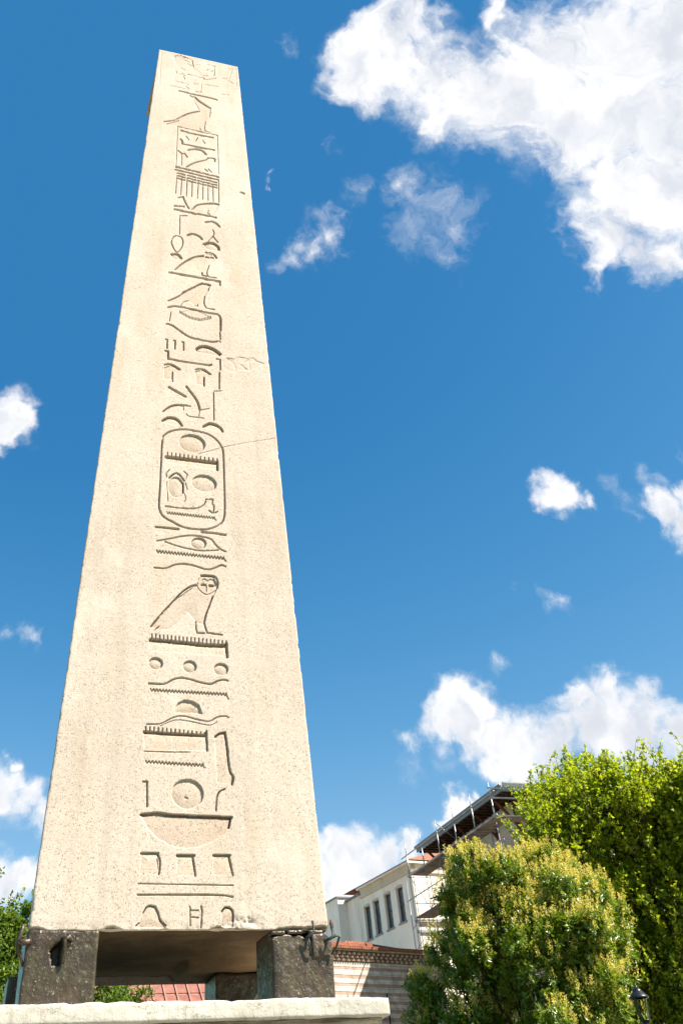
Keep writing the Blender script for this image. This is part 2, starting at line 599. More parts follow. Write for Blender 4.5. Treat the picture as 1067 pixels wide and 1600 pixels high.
GRANITE = granite()
ROUGHCUT_SHADED = granite('shaded_rough_cut_granite', (.88, .825, .785))  # rough basket floor, with the shade of its tilted hollow put into the tint
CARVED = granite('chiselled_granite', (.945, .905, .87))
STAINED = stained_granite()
MARBLE = marble()
OLDMARBLE = old_marble()
BRONZE = bronze()
IRON = plain('dark_iron', (.03, .032, .033), .35, .5, .6)
GREEN_IRON = plain('verdigris_rod', (.028, .04, .032), .5, .4, .4, .3, 20)
STEEL = plain('galvanised_steel', (.36, .36, .36), .42, .5, .7, .2, 3)
RUSTSTEEL = plain('rusty_steel', (.24, .12, .07), .7, .3, .3, .3, 5)
PLANK = plain('scaffold_plank', (.24, .20, .16), .9, .2, 0, .25, 3)
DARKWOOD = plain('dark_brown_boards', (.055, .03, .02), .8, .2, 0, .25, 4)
REDWOOD = plain('red_brown_timber', (.12, .035, .022), .7, .3, 0, .25, 5)
WHITE = plaster('white_plaster', (.90, .80, .68), (.52, .43, .33), .7)
WRAP = plaster('plaster_under_repair', (.58, .48, .36), (.2, .16, .12), .8)
CREAM = plaster('cream_cornice', (.62, .53, .40))
GREYTRIM = plaster('grey_stone_trim', (.30, .30, .30))
TILE = plain('terracotta_tile', (.31, .125, .072), .85, .2, 0, .22, 5)
OLDTILE = plain('brown_terracotta', (.22, .075, .04), .85, .2, 0, .3, 5)
GUTTER = plain('zinc_gutter', (.20, .20, .21), .5, .4, .4)
TARP = plain('pale_roof_sheet', (.66, .62, .56), .6, .3)
STONEBAND = masonry('pale_limestone_course', (.72, .66, .57), (.65, .59, .51), (.42, .38, .33), .62, .19)
BRICKBAND = masonry('rose_brick_course', (.50, .29, .22), (.45, .255, .19), (.48, .38, .30), .28, .045)
SAWBRICK = plain('dark_cornice_brick', (.20, .11, .075), .9, .2, 0, .25, 8)
PALEBRICK = plain('pale_cornice_brick', (.50, .40, .29), .9, .2, 0, .2, 8)
FRAMEWOOD = plain('brown_window_frame', (.085, .055, .045), .6, .3)
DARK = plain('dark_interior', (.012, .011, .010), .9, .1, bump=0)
BARK = plain('brown_bark', (.055, .042, .03), .95, .1, 0, .35, 9, .8)
RED = plain('red_roof_sheet', (.25, .105, .075), .6, .3, 0, .14, 3)
REDRIB = plain('red_roof_rib', (.31, .155, .115), .6, .3, 0, .12, 3)


def glass():
    m = Mat('window_glass', .06, .6)
    return m.colour(m.ramp(m.noise(.8, 3, .5), [(.3, (.035, .045, .055)), (.7, (.11, .12, .13))]))


GLASS = glass()


def paving():
    m = Mat('stone_paving', .85, .3)
    br = m.n('ShaderNodeTexBrick', Scale=1.0, Mortar__Size=.012, Brick__Width=.6, Row__Height=.4)
    m.t.links.new(m.tc.outputs['Object'], br.inputs['Vector'])
    br.inputs['Color1'].default_value = (.40, .355, .29, 1)
    br.inputs['Color2'].default_value = (.46, .41, .34, 1)
    br.inputs['Mortar'].default_value = (.16, .145, .12, 1)
    m.bump(m.noise(12, 5, .6), .3, .02)
    return m.colour(m.mix(m.ramp(m.noise(.4, 6, .6), [(.3, (.6, .6, .6)), (.7, (1, 1, 1))]), (0, 0, 0), br.outputs['Color']))


# ================================================================== setting
g = MB().add([(-1500, -1500, 0), (1500, -1500, 0), (1500, 1500, 0), (-1500, 1500, 0)], [(0, 1, 2, 3)]).build('ground', paving())
tag(g, 'stone paved square around the obelisk', None, None, 'structure')
lm = Mat('mown_lawn', .95, .1)
lm.bump(lm.noise(30, 5, .7), .8, .05)
lw = MB().lathe((0, 1.5, .004), [(26, 0), (26, .004)], 48).build('lawn', lm.colour(lm.ramp(lm.noise(3, 6, .6), [(.3, (.03, .05, .015)), (.7, (.06, .085, .025))])))
tag(lw, 'mown lawn around the obelisk', None, None, 'structure')
pt = MB().lathe((0, 1.5, .012), [(6.5, 0), (6.5, .004)], 32).build('path', paving())
tag(pt, 'paved ring around the pedestal', None, None, 'structure')

# ================================================================== obelisk
BZ, HS, WB, WT = 3.45, 18.5, 3.0633, 2.1707
# carved signs on the front face: (kind, half width or floor, depth, (x, z, x, z ...), fade), metres
GLYPHS = [
 ('relief_panel', [
  ('L',0.0037,0.007,(-1.016,18.27,-0.992,16.587),0),
  ('L',0.0083,0.007,(-1.018,18.302,0.999,18.388),0),
  ('L',0.004,0.007,(1.025,18.362,1.016,17.338),0),
  ('L',0.0089,0.009,(-0.606,17.529,-0.597,17.479,-0.585,17.412,-0.576,17.363,-0.523,17.356,-0.451,17.346,-0.398,17.339,-0.386,17.284,-0.369,17.209,-0.357,17.155),0),
  ('L',0.0113,0.0108,(-0.589,16.955,-0.265,16.935),0),
  ('L',0.0095,0.0078,(-0.324,16.797,-0.236,16.712),0),
  ('L',0.0111,0.0107,(-0.728,16.675,-0.247,16.659),0),
  ('L',0.0109,0.0127,(-0.287,17.464,-0.164,17.452,0.006,17.435,0.135,17.418,0.17,17.384,0.186,17.379,0.27,17.432,0.378,17.51,0.457,17.568),0),
  ('L',0.0113,0.0122,(0.161,17.102,0.505,17.137),0),
  ('L',0.0101,0.0106,(0.224,17.898,0.282,17.885,0.362,17.866,0.42,17.853,0.412,17.795,0.401,17.716,0.393,17.659),0),
  ('L',0.0125,0.0119,(0.237,18.224,0.448,18.211),0),
  ('L',0.012,0.0141,(0.821,18.244,0.929,18.265),0),
  ('L',0.0058,0.011,(0.914,18.205,0.823,17.691),0),
  ('L',0.011,0.0089,(0.769,17.59,0.936,17.467),0),
  ('L',0.011,0.0154,(0.626,17.631,0.758,17.678),0),
  ('L',0.0109,0.0125,(0.59,16.789,0.793,16.824),0),
  ('L',0.0112,0.0149,(-0.68,18.263,-0.649,18.298,-0.604,18.345,-0.553,18.377,-0.489,18.378,-0.419,18.364,-0.369,18.353),0),
  ('L',0.0118,0.0097,(-0.55,18.269,-0.26,18.132),0),
  ('L',0.0093,0.0091,(-0.369,18.353,-0.314,18.33,-0.239,18.298,-0.184,18.275,-0.171,18.169,-0.153,18.024,-0.14,17.92),0),
  ('L',0.0089,0.0078,(-0.311,18.056,-0.231,17.932),0),
  ('L',0.0112,0.0091,(-0.484,17.713,-0.38,17.655),0),
  ('L',0.0121,0.0129,(-0.077,18.081,0.027,18.091),0),
  ('L',0.0055,0.0085,(0.085,17.094,0.063,16.692),0),
  ('L',0.0114,0.0103,(-0.141,17.047,-0.015,17.027),0),
  ('L',0.0105,0.0135,(-0.086,16.63,0.1,16.683),0),
  ('L',0.0122,0.0122,(0.211,17.945,0.394,17.947),0),
  ('L',0.0118,0.0138,(-0.258,17.973,-0.154,17.993),0),
  ('L',0.0103,0.0084,(-0.452,17.443,-0.348,17.36),0),
  ('L',0.0115,0.0134,(0.134,17.572,0.237,17.591),0),
  ('L',0.0058,0.0113,(-0.627,18.234,-0.649,18.115),0),
  ('L',0.006,0.0082,(0.422,18.172,0.432,17.702),0),
  ('A',0.7,0.006,(-0.707,18.305,-0.37,18.38,-0.157,18.233,-0.127,17.873,0.056,17.693,0.16,17.378,0.007,17.363,-0.35,17.462,-0.534,17.691,-0.671,17.998),0),
 ]),
 ('falcon_glyph', [
  ('L',0.0268,0.0371,(-0.49,16.5,0.478,16.464),0),
  ('L',0.0166,0.021,(-0.206,16.389,-0.185,16.362,-0.156,16.338,-0.123,16.36,-0.083,16.368,-0.053,16.328,-0.019,16.266,0.029,16.202,0.104,16.135,0.193,16.066,0.262,16.017,0.307,15.999,0.323,16.004),0),
  ('L',0.006,0.007,(-0.131,16.278,0.032,15.812),0),
  ('L',0.0169,0.0506,(-0.815,14.934,-0.759,14.965,-0.678,15.01,-0.602,15.067,-0.54,15.137,-0.481,15.219,-0.422,15.3,-0.365,15.376,-0.307,15.451,-0.239,15.526,-0.145,15.607,-0.041,15.687,0.033,15.744),0),
  ('L',0.0083,0.0248,(-0.754,14.838,-0.464,15.11),0),
  ('L',0.0048,0.0101,(0.311,15.99,0.311,15.939,0.31,15.853,0.307,15.761,0.301,15.654,0.298,15.578),0),
  ('L',0.0075,0.0128,(0.19,15.316,0.182,15.228,0.171,15.106,0.167,15.005,0.176,14.944,0.193,14.902,0.214,14.874,0.246,14.862,0.282,14.864,0.308,14.866),0),
  ('L',0.0073,0.0104,(0.051,14.983,0.063,14.934,0.075,14.886,0.102,14.884,0.14,14.88,0.168,14.878),0),
  ('L',0.007,0.0091,(0.165,15.796,0.334,15.772),0),
  ('A',0.5,0.02,(-0.755,14.851,-0.602,15.067,-0.239,15.526,0.033,15.744,-0.131,16.278,-0.083,16.354,0.311,15.999,0.298,15.578,0.19,15.316,0.168,14.963,-0.065,14.876,-0.457,14.857),1),
 ]),
 ('palace_facade_glyph', [
  ('L',0.0129,0.0142,(-0.479,14.843,0.478,14.799),0),
  ('L',0.0066,0.0106,(-0.479,14.843,-0.472,13.225),0),
  ('L',0.0069,0.0109,(0.478,14.799,0.497,13.211),0),
  ('L',0.0254,0.0351,(-0.396,14.698,-0.32,14.685,-0.211,14.668,-0.085,14.656,0.071,14.655,0.243,14.66,0.365,14.664),0),
  ('L',0.0114,0.0147,(-0.271,14.495,-0.201,14.367),0),
  ('L',0.0087,0.026,(-0.048,14.38,0.002,14.533),0),
  ('L',0.0114,0.0149,(0.123,14.465,0.182,14.352),0),
  ('L',0.0232,0.0328,(-0.403,14.325,-0.381,14.304,-0.358,14.268,-0.351,14.206,-0.349,14.151,-0.264,14.146,-0.141,14.138,-0.011,14.133,0.135,14.133,0.288,14.136,0.397,14.139),0),
  ('L',0.0299,0.047,(-0.21,13.944,-0.167,13.971,-0.106,14.008,-0.044,14.032,0.016,14.034,0.076,14.023,0.125,14.002,0.16,13.967,0.184,13.924,0.2,13.893),0),
  ('L',0.0144,0.0199,(-0.441,13.835,-0.418,13.808,-0.386,13.772,-0.356,13.748,-0.317,13.754,-0.29,13.77,-0.272,13.733,-0.248,13.683,-0.231,13.646),0),
  ('L',0.0065,0.0128,(-0.356,13.748,-0.345,13.296),0),
  ('L',0.016,0.048,(-0.246,13.256,-0.204,13.312,-0.142,13.393,-0.07,13.472,0.019,13.545,0.118,13.616,0.193,13.675,0.225,13.733,0.243,13.768,0.297,13.781,0.364,13.787,0.412,13.79,0.411,13.741,0.411,13.691),0),
  ('L',0.0152,0.0178,(0.178,13.301,0.243,13.24),0),
  ('L',0.014,0.0172,(0.26,13.329,0.326,13.239),0),
  ('L',0.0225,0.0302,(-0.471,13.181,0.489,13.098),0),
  ('L',0.0223,0.0299,(-0.484,13.072,0.481,12.987),0),
  ('L',0.0193,0.0258,(-0.432,12.957,-0.272,12.943),0),
  ('L',0.0191,0.0256,(-0.43,12.86,-0.27,12.846),0),
  ('L',0.019,0.0254,(-0.427,12.765,-0.268,12.75),0),
  ('L',0.0193,0.0259,(-0.208,12.937,-0.031,12.921),0),
  ('L',0.0192,0.0257,(-0.206,12.84,-0.03,12.824),0),
  ('L',0.019,0.0255,(-0.204,12.744,-0.029,12.728),0),
  ('L',0.0194,0.0259,(0.017,12.917,0.211,12.899),0),
  ('L',0.0192,0.0257,(0.018,12.82,0.211,12.802),0),
  ('L',0.019,0.0255,(0.019,12.724,0.211,12.706),0),
  ('L',0.0194,0.026,(0.243,12.896,0.438,12.879),0),
  ('L',0.0192,0.0258,(0.243,12.799,0.437,12.782),0),
  ('L',0.0191,0.0255,(0.243,12.703,0.436,12.686),0),
  ('L',0.0078,0.0159,(-0.333,12.833,-0.34,12.203),0),
  ('L',0.0078,0.0159,(-0.216,12.844,-0.218,12.189),0),
  ('L',0.0079,0.0158,(-0.103,12.8,-0.101,12.2),0),
  ('L',0.0078,0.0165,(0.035,12.79,0.018,12.185),0),
  ('L',0.0079,0.0161,(0.137,12.796,0.134,12.179),0),
  ('L',0.0079,0.016,(0.25,12.778,0.25,12.179),0),
  ('L',0.008,0.0159,(0.356,12.785,0.363,12.162),0),
  ('L',0.0081,0.0162,(0.488,12.989,0.489,12.174),0),
  ('L',0.0078,0.0158,(-0.444,12.824,-0.449,12.221),0),
 ]),
 ('bull_glyph', [
  ('L',0.0153,0.0249,(-0.392,12.086,-0.361,12.103,-0.317,12.127,-0.286,12.144,-0.274,12.095,-0.256,12.026,-0.235,11.958,-0.208,11.889,-0.177,11.821,-0.155,11.774),0),
  ('L',0.0194,0.0317,(-0.459,11.777,-0.263,11.811),0),
  ('L',0.0177,0.0425,(-0.094,11.762,-0.073,11.808,-0.041,11.871,-0.004,11.927,0.036,11.963,0.081,11.991,0.135,12.018,0.205,12.049,0.284,12.078,0.353,12.098,0.408,12.104,0.454,12.101,0.485,12.097),0),
  ('L',0.0295,0.0401,(-0.456,11.661,-0.01,11.631),0),
  ('L',0.0271,0.038,(0.02,11.64,0.419,11.633),0),
  ('L',0.0078,0.0137,(0.259,11.831,0.248,11.779,0.237,11.727,0.264,11.717,0.29,11.708),0),
  ('A',0.5,0.015,(-0.094,11.762,-0.004,11.927,0.135,12.018,0.353,12.098,0.485,12.097,0.382,11.671,0.045,11.671),1),
 ]),
 ('sedge_glyph', [
  ('L',0.0115,0.0213,(-0.339,11.481,-0.196,11.522),0),
  ('L',0.0074,0.0146,(-0.339,11.481,-0.33,10.879),0),
  ('L',0.0257,0.0383,(-0.169,10.9,-0.151,10.915,-0.125,10.936,-0.097,10.952,-0.068,10.957,-0.038,10.958,-0.008,10.953,0.023,10.942,0.054,10.926,0.081,10.909,0.109,10.878,0.125,10.853),0),
  ('L',0.0246,0.036,(0.198,11.419,0.23,11.435,0.276,11.456,0.32,11.468,0.358,11.466,0.394,11.454,0.426,11.436,0.454,11.407,0.477,11.371,0.492,11.346),0),
  ('L',0.0079,0.0237,(0.349,11.203,0.359,11.182,0.372,11.151,0.378,11.118,0.375,11.086,0.366,11.052,0.348,11.009,0.315,10.943,0.273,10.869,0.244,10.817),0),
  ('L',0.0134,0.0169,(0.348,11.009,0.451,10.841),0),
  ('L',0.0242,0.0393,(0.156,10.704,0.182,10.725,0.219,10.755,0.258,10.776,0.298,10.784,0.339,10.785,0.376,10.776,0.411,10.756,0.442,10.726,0.464,10.697,0.477,10.649,0.478,10.612),0),
  ('A',0.4,0.03,(0.156,10.695,0.258,10.776,0.376,10.79,0.465,10.71,0.478,10.612,0.346,10.568,0.214,10.6),0),
 ]),
 ('ankh_glyph', [
  ('L',0.0099,0.0196,(-0.386,10.818,-0.352,10.816,-0.313,10.804,-0.283,10.779,-0.267,10.738,-0.258,10.685,-0.257,10.63,-0.262,10.577,-0.273,10.522,-0.29,10.468,-0.314,10.406,-0.343,10.346,-0.372,10.317,-0.398,10.339,-0.425,10.392,-0.447,10.449,-0.465,10.502,-0.48,10.558,-0.487,10.613,-0.483,10.668,-0.473,10.721,-0.457,10.763,-0.438,10.792,-0.414,10.811,-0.386,10.818),0),
  ('L',0.0214,0.032,(-0.482,10.225,-0.456,10.237,-0.419,10.254,-0.384,10.262,-0.357,10.257,-0.333,10.243,-0.312,10.225,-0.29,10.189,-0.277,10.158),0),
  ('A',0.5,0.02,(-0.482,10.225,-0.384,10.262,-0.312,10.225,-0.277,10.158,-0.366,10.127,-0.465,10.144),0),
 ]),
 ('vulture_glyph', [
  ('L',0.0154,0.0461,(-0.398,9.808,-0.361,9.866,-0.307,9.95,-0.251,10.03,-0.195,10.1,-0.137,10.165,-0.085,10.22,-0.044,10.257,-0.009,10.282,0.028,10.304,0.074,10.325,0.123,10.342,0.157,10.354),0),
  ('L',0.0144,0.0194,(0.2,10.465,0.232,10.469,0.276,10.474,0.316,10.473,0.345,10.463,0.369,10.446,0.389,10.426,0.405,10.4,0.418,10.371,0.426,10.35),0),
  ('L',0.0241,0.0332,(0.215,10.339,0.258,10.337),0),
  ('L',0.0242,0.0329,(0.31,10.35,0.351,10.348),0),
  ('L',0.0085,0.0152,(0.272,10.098,0.259,10.043,0.24,9.967,0.229,9.9,0.231,9.851,0.24,9.811,0.252,9.782,0.27,9.764,0.3,9.761,0.337,9.763,0.381,9.768,0.413,9.772),0),
  ('L',0.0127,0.0187,(0.131,9.855,0.138,9.816,0.145,9.777,0.166,9.776,0.195,9.775,0.215,9.774),0),
  ('L',0.0266,0.0372,(-0.491,9.704,0.482,9.683),0),
  ('L',0.0143,0.0271,(0.482,9.683,0.487,9.583),0),
  ('A',0.5,0.02,(-0.398,9.808,-0.085,10.22,0.157,10.354,0.215,10.456,0.374,10.436,0.426,10.35,0.286,10.123,0.229,9.859,0.215,9.774,-0.022,9.696,-0.189,9.757),1),
 ]),
 ('buzzard_glyph', [
  ('L',0.0133,0.0399,(-0.491,8.937,-0.442,8.979,-0.373,9.039,-0.31,9.099,-0.263,9.154,-0.223,9.209,-0.179,9.263,-0.127,9.316,-0.072,9.368,-0.018,9.418,0.032,9.469,0.081,9.519,0.132,9.552,0.193,9.558,0.255,9.548,0.299,9.539),0),
  ('L',0.0068,0.0162,(0.266,9.464,0.257,9.383),0),
  ('L',0.0096,0.0155,(0.189,9.212,0.183,9.158,0.177,9.083,0.176,9.018,0.187,8.971,0.204,8.932,0.217,8.907,0.261,8.905,0.321,8.903,0.365,8.902),0),
  ('L',0.006,0.0181,(-0.276,8.825,-0.261,8.865,-0.238,8.922,-0.213,8.969,-0.181,8.995,-0.145,9.01,-0.12,9.02),0),
  ('L',0.0067,0.0102,(0.002,8.923,0.029,8.92,0.055,8.916,0.055,8.944,0.055,8.972),0),
  ('L',0.019,0.057,(-0.232,9.212,-0.179,9.263),0),
  ('A',0.5,0.02,(-0.491,8.937,-0.31,9.099,-0.179,9.263,-0.018,9.418,0.132,9.552,0.299,9.539,0.257,9.383,0.189,9.212,0.176,9.018,0.042,8.895,-0.12,9.02,-0.357,8.881),1),
 ]),
 ('basket_glyph', [
  ('L',0.0175,0.0265,(-0.484,8.771,-0.453,8.787,-0.407,8.81,-0.355,8.826,-0.298,8.829,-0.235,8.826,-0.17,8.822,-0.1,8.819,-0.027,8.814,0.043,8.809,0.108,8.801,0.171,8.793,0.23,8.787,0.289,8.788,0.345,8.792,0.391,8.792,0.422,8.787,0.442,8.778,0.458,8.762,0.471,8.745,0.479,8.721,0.484,8.676,0.485,8.585,0.482,8.473,0.48,8.394),0),
  ('L',0.0077,0.0176,(-0.428,8.663,-0.447,8.443),0),
  ('L',0.0171,0.0223,(-0.495,8.355,-0.469,8.351,-0.432,8.345,-0.391,8.33,-0.351,8.305,-0.309,8.271,-0.26,8.235,-0.204,8.193,-0.142,8.149,-0.078,8.116,-0.01,8.099,0.06,8.093,0.128,8.088,0.192,8.082,0.255,8.078,0.308,8.079,0.352,8.09,0.388,8.105,0.412,8.117),0),
  ('L',0.0106,0.0204,(0.467,8.348,0.473,8.174),0),
  ('L',0.0102,0.0118,(0.443,8.134,0.477,8.106),0),
  ('L',0.0061,0.0101,(-0.273,8.726,-0.264,8.669),0),
  ('L',0.0061,0.0101,(-0.246,8.71,-0.237,8.654),0),
  ('L',0.0061,0.0101,(-0.22,8.695,-0.21,8.639),0),
  ('L',0.0061,0.0102,(-0.193,8.68,-0.184,8.624),0),
  ('L',0.0061,0.0102,(-0.166,8.665,-0.157,8.609),0),
  ('L',0.0061,0.0102,(-0.14,8.65,-0.131,8.594),0),
  ('L',0.0061,0.0102,(-0.113,8.635,-0.104,8.579),0),
  ('L',0.0061,0.0102,(-0.087,8.62,-0.078,8.564),0),
  ('L',0.0061,0.0102,(-0.06,8.618,-0.052,8.562),0),
  ('L',0.0061,0.0103,(-0.034,8.615,-0.025,8.559),0),
  ('L',0.0061,0.0103,(-0.008,8.613,0.001,8.557),0),
  ('L',0.0061,0.0103,(0.019,8.611,0.027,8.555),0),
  ('L',0.0061,0.0103,(0.045,8.609,0.054,8.553),0),
  ('L',0.0061,0.0103,(0.072,8.607,0.08,8.551),0),
  ('L',0.0062,0.0104,(0.098,8.605,0.106,8.549),0),
  ('L',0.0062,0.0104,(0.126,8.619,0.134,8.563),0),
  ('L',0.0062,0.0104,(0.155,8.634,0.163,8.578),0),
  ('L',0.0062,0.0105,(0.183,8.649,0.191,8.593),0),
  ('L',0.0062,0.0105,(0.211,8.664,0.219,8.608),0),
  ('L',0.0062,0.0105,(0.24,8.679,0.248,8.622),0),
  ('L',0.0062,0.0106,(0.268,8.694,0.276,8.637),0),
  ('L',0.0062,0.0106,(0.297,8.709,0.305,8.652),0),
  ('A',0.8,0.012,(-0.272,8.696,-0.09,8.791,0.097,8.795,0.297,8.68,0.098,8.576,-0.086,8.591),1),
 ]),
 ('stroke_glyph', [
  ('L',0.0119,0.0221,(-0.501,7.987,-0.484,7.986,-0.468,7.986,-0.467,7.926,-0.466,7.845,-0.465,7.785),0),
  ('L',0.012,0.0223,(-0.36,7.981,-0.344,7.98,-0.329,7.98,-0.329,7.925,-0.329,7.85,-0.329,7.795),0),
  ('L',0.0121,0.0221,(-0.215,7.976,-0.199,7.975,-0.182,7.975,-0.181,7.92,-0.179,7.845,-0.178,7.791),0),
 ]),
 ('crescent_glyph', [
  ('L',0.0196,0.0297,(0.04,7.867,0.054,7.884,0.076,7.909,0.103,7.93,0.136,7.945,0.176,7.956,0.218,7.959,0.264,7.953,0.313,7.939,0.359,7.919,0.403,7.888,0.445,7.852,0.474,7.826),0),
  ('A',0.5,0.035,(0.04,7.867,0.103,7.93,0.218,7.959,0.359,7.919,0.474,7.826,0.46,7.78,0.307,7.801,0.155,7.805,0.041,7.8),0),
  ('L',0.0125,0.022,(0.396,7.702,0.416,7.701,0.444,7.699,0.464,7.698,0.465,7.63,0.466,7.537,0.467,7.47),0),
  ('L',0.0107,0.0223,(0.448,7.406,0.442,7.048),0),
 ]),
 ('arm_glyph', [
  ('L',0.0157,0.0232,(-0.5,7.719,-0.484,7.718,-0.462,7.717,-0.445,7.717,-0.442,7.666,-0.438,7.596,-0.434,7.546,-0.362,7.541,-0.257,7.534,-0.143,7.529,-0.013,7.527,0.125,7.528,0.231,7.53,0.281,7.537,0.298,7.547,0.306,7.554),0),
 ]),
 ('cloth_glyph', [
  ('L',0.0141,0.0188,(-0.495,7.406,-0.474,7.415,-0.443,7.426,-0.41,7.431,-0.378,7.425,-0.344,7.413,-0.312,7.398,-0.281,7.379,-0.252,7.358,-0.232,7.343),0),
  ('L',0.0091,0.0179,(-0.352,7.278,-0.347,7.067),0),
  ('A',0.6,0.018,(-0.501,7.336,-0.351,7.433,-0.23,7.345,-0.346,7.262,-0.347,7.127,-0.491,7.102),0),
 ]),
 ('cloth_glyph.001', [
  ('L',0.0126,0.0173,(0.033,7.391,0.051,7.402,0.077,7.416,0.107,7.424,0.139,7.421,0.173,7.411,0.206,7.397,0.239,7.377,0.271,7.353,0.293,7.336),0),
  ('L',0.0106,0.0213,(0.184,7.255,0.185,7.06),0),
  ('A',0.6,0.018,(0.028,7.347,0.183,7.434,0.291,7.343,0.184,7.255,0.179,7.086,0.053,7.08),0),
 ]),
 ('reed_glyph', [
  ('L',0.0226,0.0264,(-0.4,6.936,-0.125,6.787),0),
  ('L',0.0173,0.0229,(-0.117,7.001,-0.092,6.968,-0.058,6.919,-0.023,6.869,0.01,6.823,0.042,6.774,0.069,6.723,0.09,6.663,0.105,6.6,0.114,6.556),0),
  ('L',0.0119,0.026,(-0.481,6.429,-0.458,6.459,-0.424,6.501,-0.385,6.538,-0.345,6.565,-0.301,6.586,-0.248,6.601,-0.178,6.606,-0.1,6.605,-0.045,6.603),0),
  ('L',0.0062,0.0084,(-0.105,6.443,-0.098,6.431,-0.087,6.415,-0.067,6.402,-0.031,6.398,0.014,6.398,0.06,6.398,0.107,6.397,0.154,6.396,0.187,6.396),0),
  ('L',0.005,0.0124,(0.11,6.524,0.098,6.428),0),
  ('L',0.0065,0.0112,(0.351,6.982,0.476,7.01),0),
  ('L',0.0091,0.0182,(0.343,6.948,0.347,6.39),0),
  ('L',0.006,0.0121,(0.135,6.559,0.263,6.605),0),
  ('A',0.6,0.022,(-0.481,6.414,-0.385,6.538,-0.249,6.607,-0.147,6.599,-0.144,6.499,-0.294,6.428),1),
 ]),
 ('loaf_glyph', [
  ('L',0.0187,0.0306,(-0.486,6.245,-0.465,6.267,-0.435,6.296,-0.402,6.319,-0.366,6.329,-0.326,6.332,-0.291,6.327,-0.261,6.314,-0.236,6.294,-0.214,6.272,-0.195,6.246,-0.18,6.217,-0.17,6.197),0),
  ('A',0.4,0.03,(-0.486,6.245,-0.402,6.319,-0.291,6.327,-0.214,6.272,-0.17,6.197,-0.286,6.191,-0.435,6.208),1),
 ]),
 ('loaf_glyph.001', [
  ('L',0.0191,0.0301,(0.175,6.235,0.197,6.256,0.229,6.285,0.263,6.306,0.296,6.312,0.331,6.309,0.365,6.3,0.397,6.285,0.428,6.265,0.453,6.244,0.469,6.221,0.479,6.198,0.485,6.182),0),
  ('A',0.4,0.03,(0.175,6.235,0.263,6.306,0.365,6.3,0.453,6.244,0.485,6.182,0.339,6.184,0.213,6.201),1),
 ]),
 ('cartouche', [
  ('L',0.0125,0.0197,(-0.466,5.893,-0.462,5.945,-0.455,5.965,-0.439,5.984,-0.411,6.016,-0.375,6.047,-0.332,6.074,-0.281,6.097,-0.222,6.116,-0.161,6.13,-0.097,6.135,-0.03,6.134,0.038,6.13,0.107,6.124,0.176,6.115,0.238,6.1,0.29,6.077,0.336,6.048,0.375,6.016,0.41,5.979,0.439,5.938,0.461,5.896,0.476,5.864,0.484,5.832,0.489,5.769,0.493,5.663,0.495,5.528,0.496,5.377,0.498,5.196,0.5,5.002,0.499,4.846,0.497,4.751,0.492,4.69,0.48,4.64,0.46,4.596,0.433,4.562,0.398,4.532,0.351,4.501,0.296,4.474,0.238,4.453,0.18,4.441,0.119,4.436,0.058,4.434,-0.003,4.436,-0.065,4.441,-0.121,4.451,-0.17,4.467,-0.214,4.488,-0.257,4.509,-0.301,4.528,-0.345,4.548,-0.381,4.569,-0.407,4.593,-0.426,4.619,-0.441,4.649,-0.453,4.674,-0.462,4.702,-0.468,4.758,-0.469,4.857,-0.467,4.986,-0.466,5.119,-0.466,5.252,-0.467,5.39,-0.467,5.524,-0.468,5.66,-0.469,5.791,-0.466,5.893),0),
 ]),
 ('sun_disc_glyph', [
  ('A',0.45,0.032,(0.206,5.888,0.201,5.852,0.185,5.818,0.161,5.787,0.129,5.762,0.09,5.743,0.047,5.731,0.001,5.727,-0.044,5.731,-0.087,5.743,-0.126,5.762,-0.159,5.787,-0.184,5.817,-0.2,5.851,-0.206,5.887,-0.202,5.923,-0.188,5.958,-0.164,5.989,-0.132,6.015,-0.093,6.035,-0.05,6.048,-0.003,6.052,0.043,6.048,0.087,6.036,0.127,6.016,0.16,5.99,0.185,5.959,0.2,5.925),0),
 ]),
 ('game_board_glyph', [
  ('L',0.024,0.0339,(-0.399,5.589,0.384,5.584),0),
  ('L',0.0134,0.0274,(0.397,5.614,0.395,5.452),0),
  ('L',0.0072,0.0137,(-0.378,5.668,-0.376,5.618),0),
  ('L',0.0072,0.0138,(-0.315,5.667,-0.313,5.616),0),
  ('L',0.0072,0.0139,(-0.251,5.666,-0.25,5.615),0),
  ('L',0.0072,0.014,(-0.188,5.665,-0.187,5.614),0),
  ('L',0.0072,0.0141,(-0.124,5.664,-0.123,5.613),0),
  ('L',0.0072,0.0142,(-0.06,5.663,-0.059,5.612),0),
  ('L',0.0072,0.0143,(0.003,5.662,0.004,5.611),0),
  ('L',0.0073,0.0145,(0.067,5.661,0.068,5.61),0),
  ('L',0.0073,0.0146,(0.132,5.66,0.132,5.609),0),
  ('L',0.0073,0.0147,(0.196,5.659,0.196,5.608),0),
  ('L',0.0073,0.0148,(0.26,5.658,0.26,5.607),0),
  ('L',0.0073,0.0149,(0.325,5.657,0.325,5.606),0),
  ('L',0.0073,0.015,(0.39,5.655,0.389,5.605),0),
  ('A',0.25,0.03,(-0.399,5.589,0.396,5.6,0.395,5.46,-0.395,5.492),1),
 ]),
 ('scarab_glyph', [
  ('A',0.3,0.022,(-0.118,5.09,-0.12,5.052,-0.127,5.016,-0.14,4.983,-0.158,4.955,-0.179,4.933,-0.203,4.92,-0.228,4.914,-0.254,4.916,-0.279,4.927,-0.301,4.946,-0.32,4.971,-0.335,5.002,-0.345,5.037,-0.349,5.074,-0.347,5.112,-0.34,5.149,-0.327,5.183,-0.31,5.211,-0.289,5.233,-0.264,5.248,-0.239,5.254,-0.213,5.252,-0.187,5.241,-0.165,5.222,-0.146,5.195,-0.131,5.164,-0.121,5.128),0),
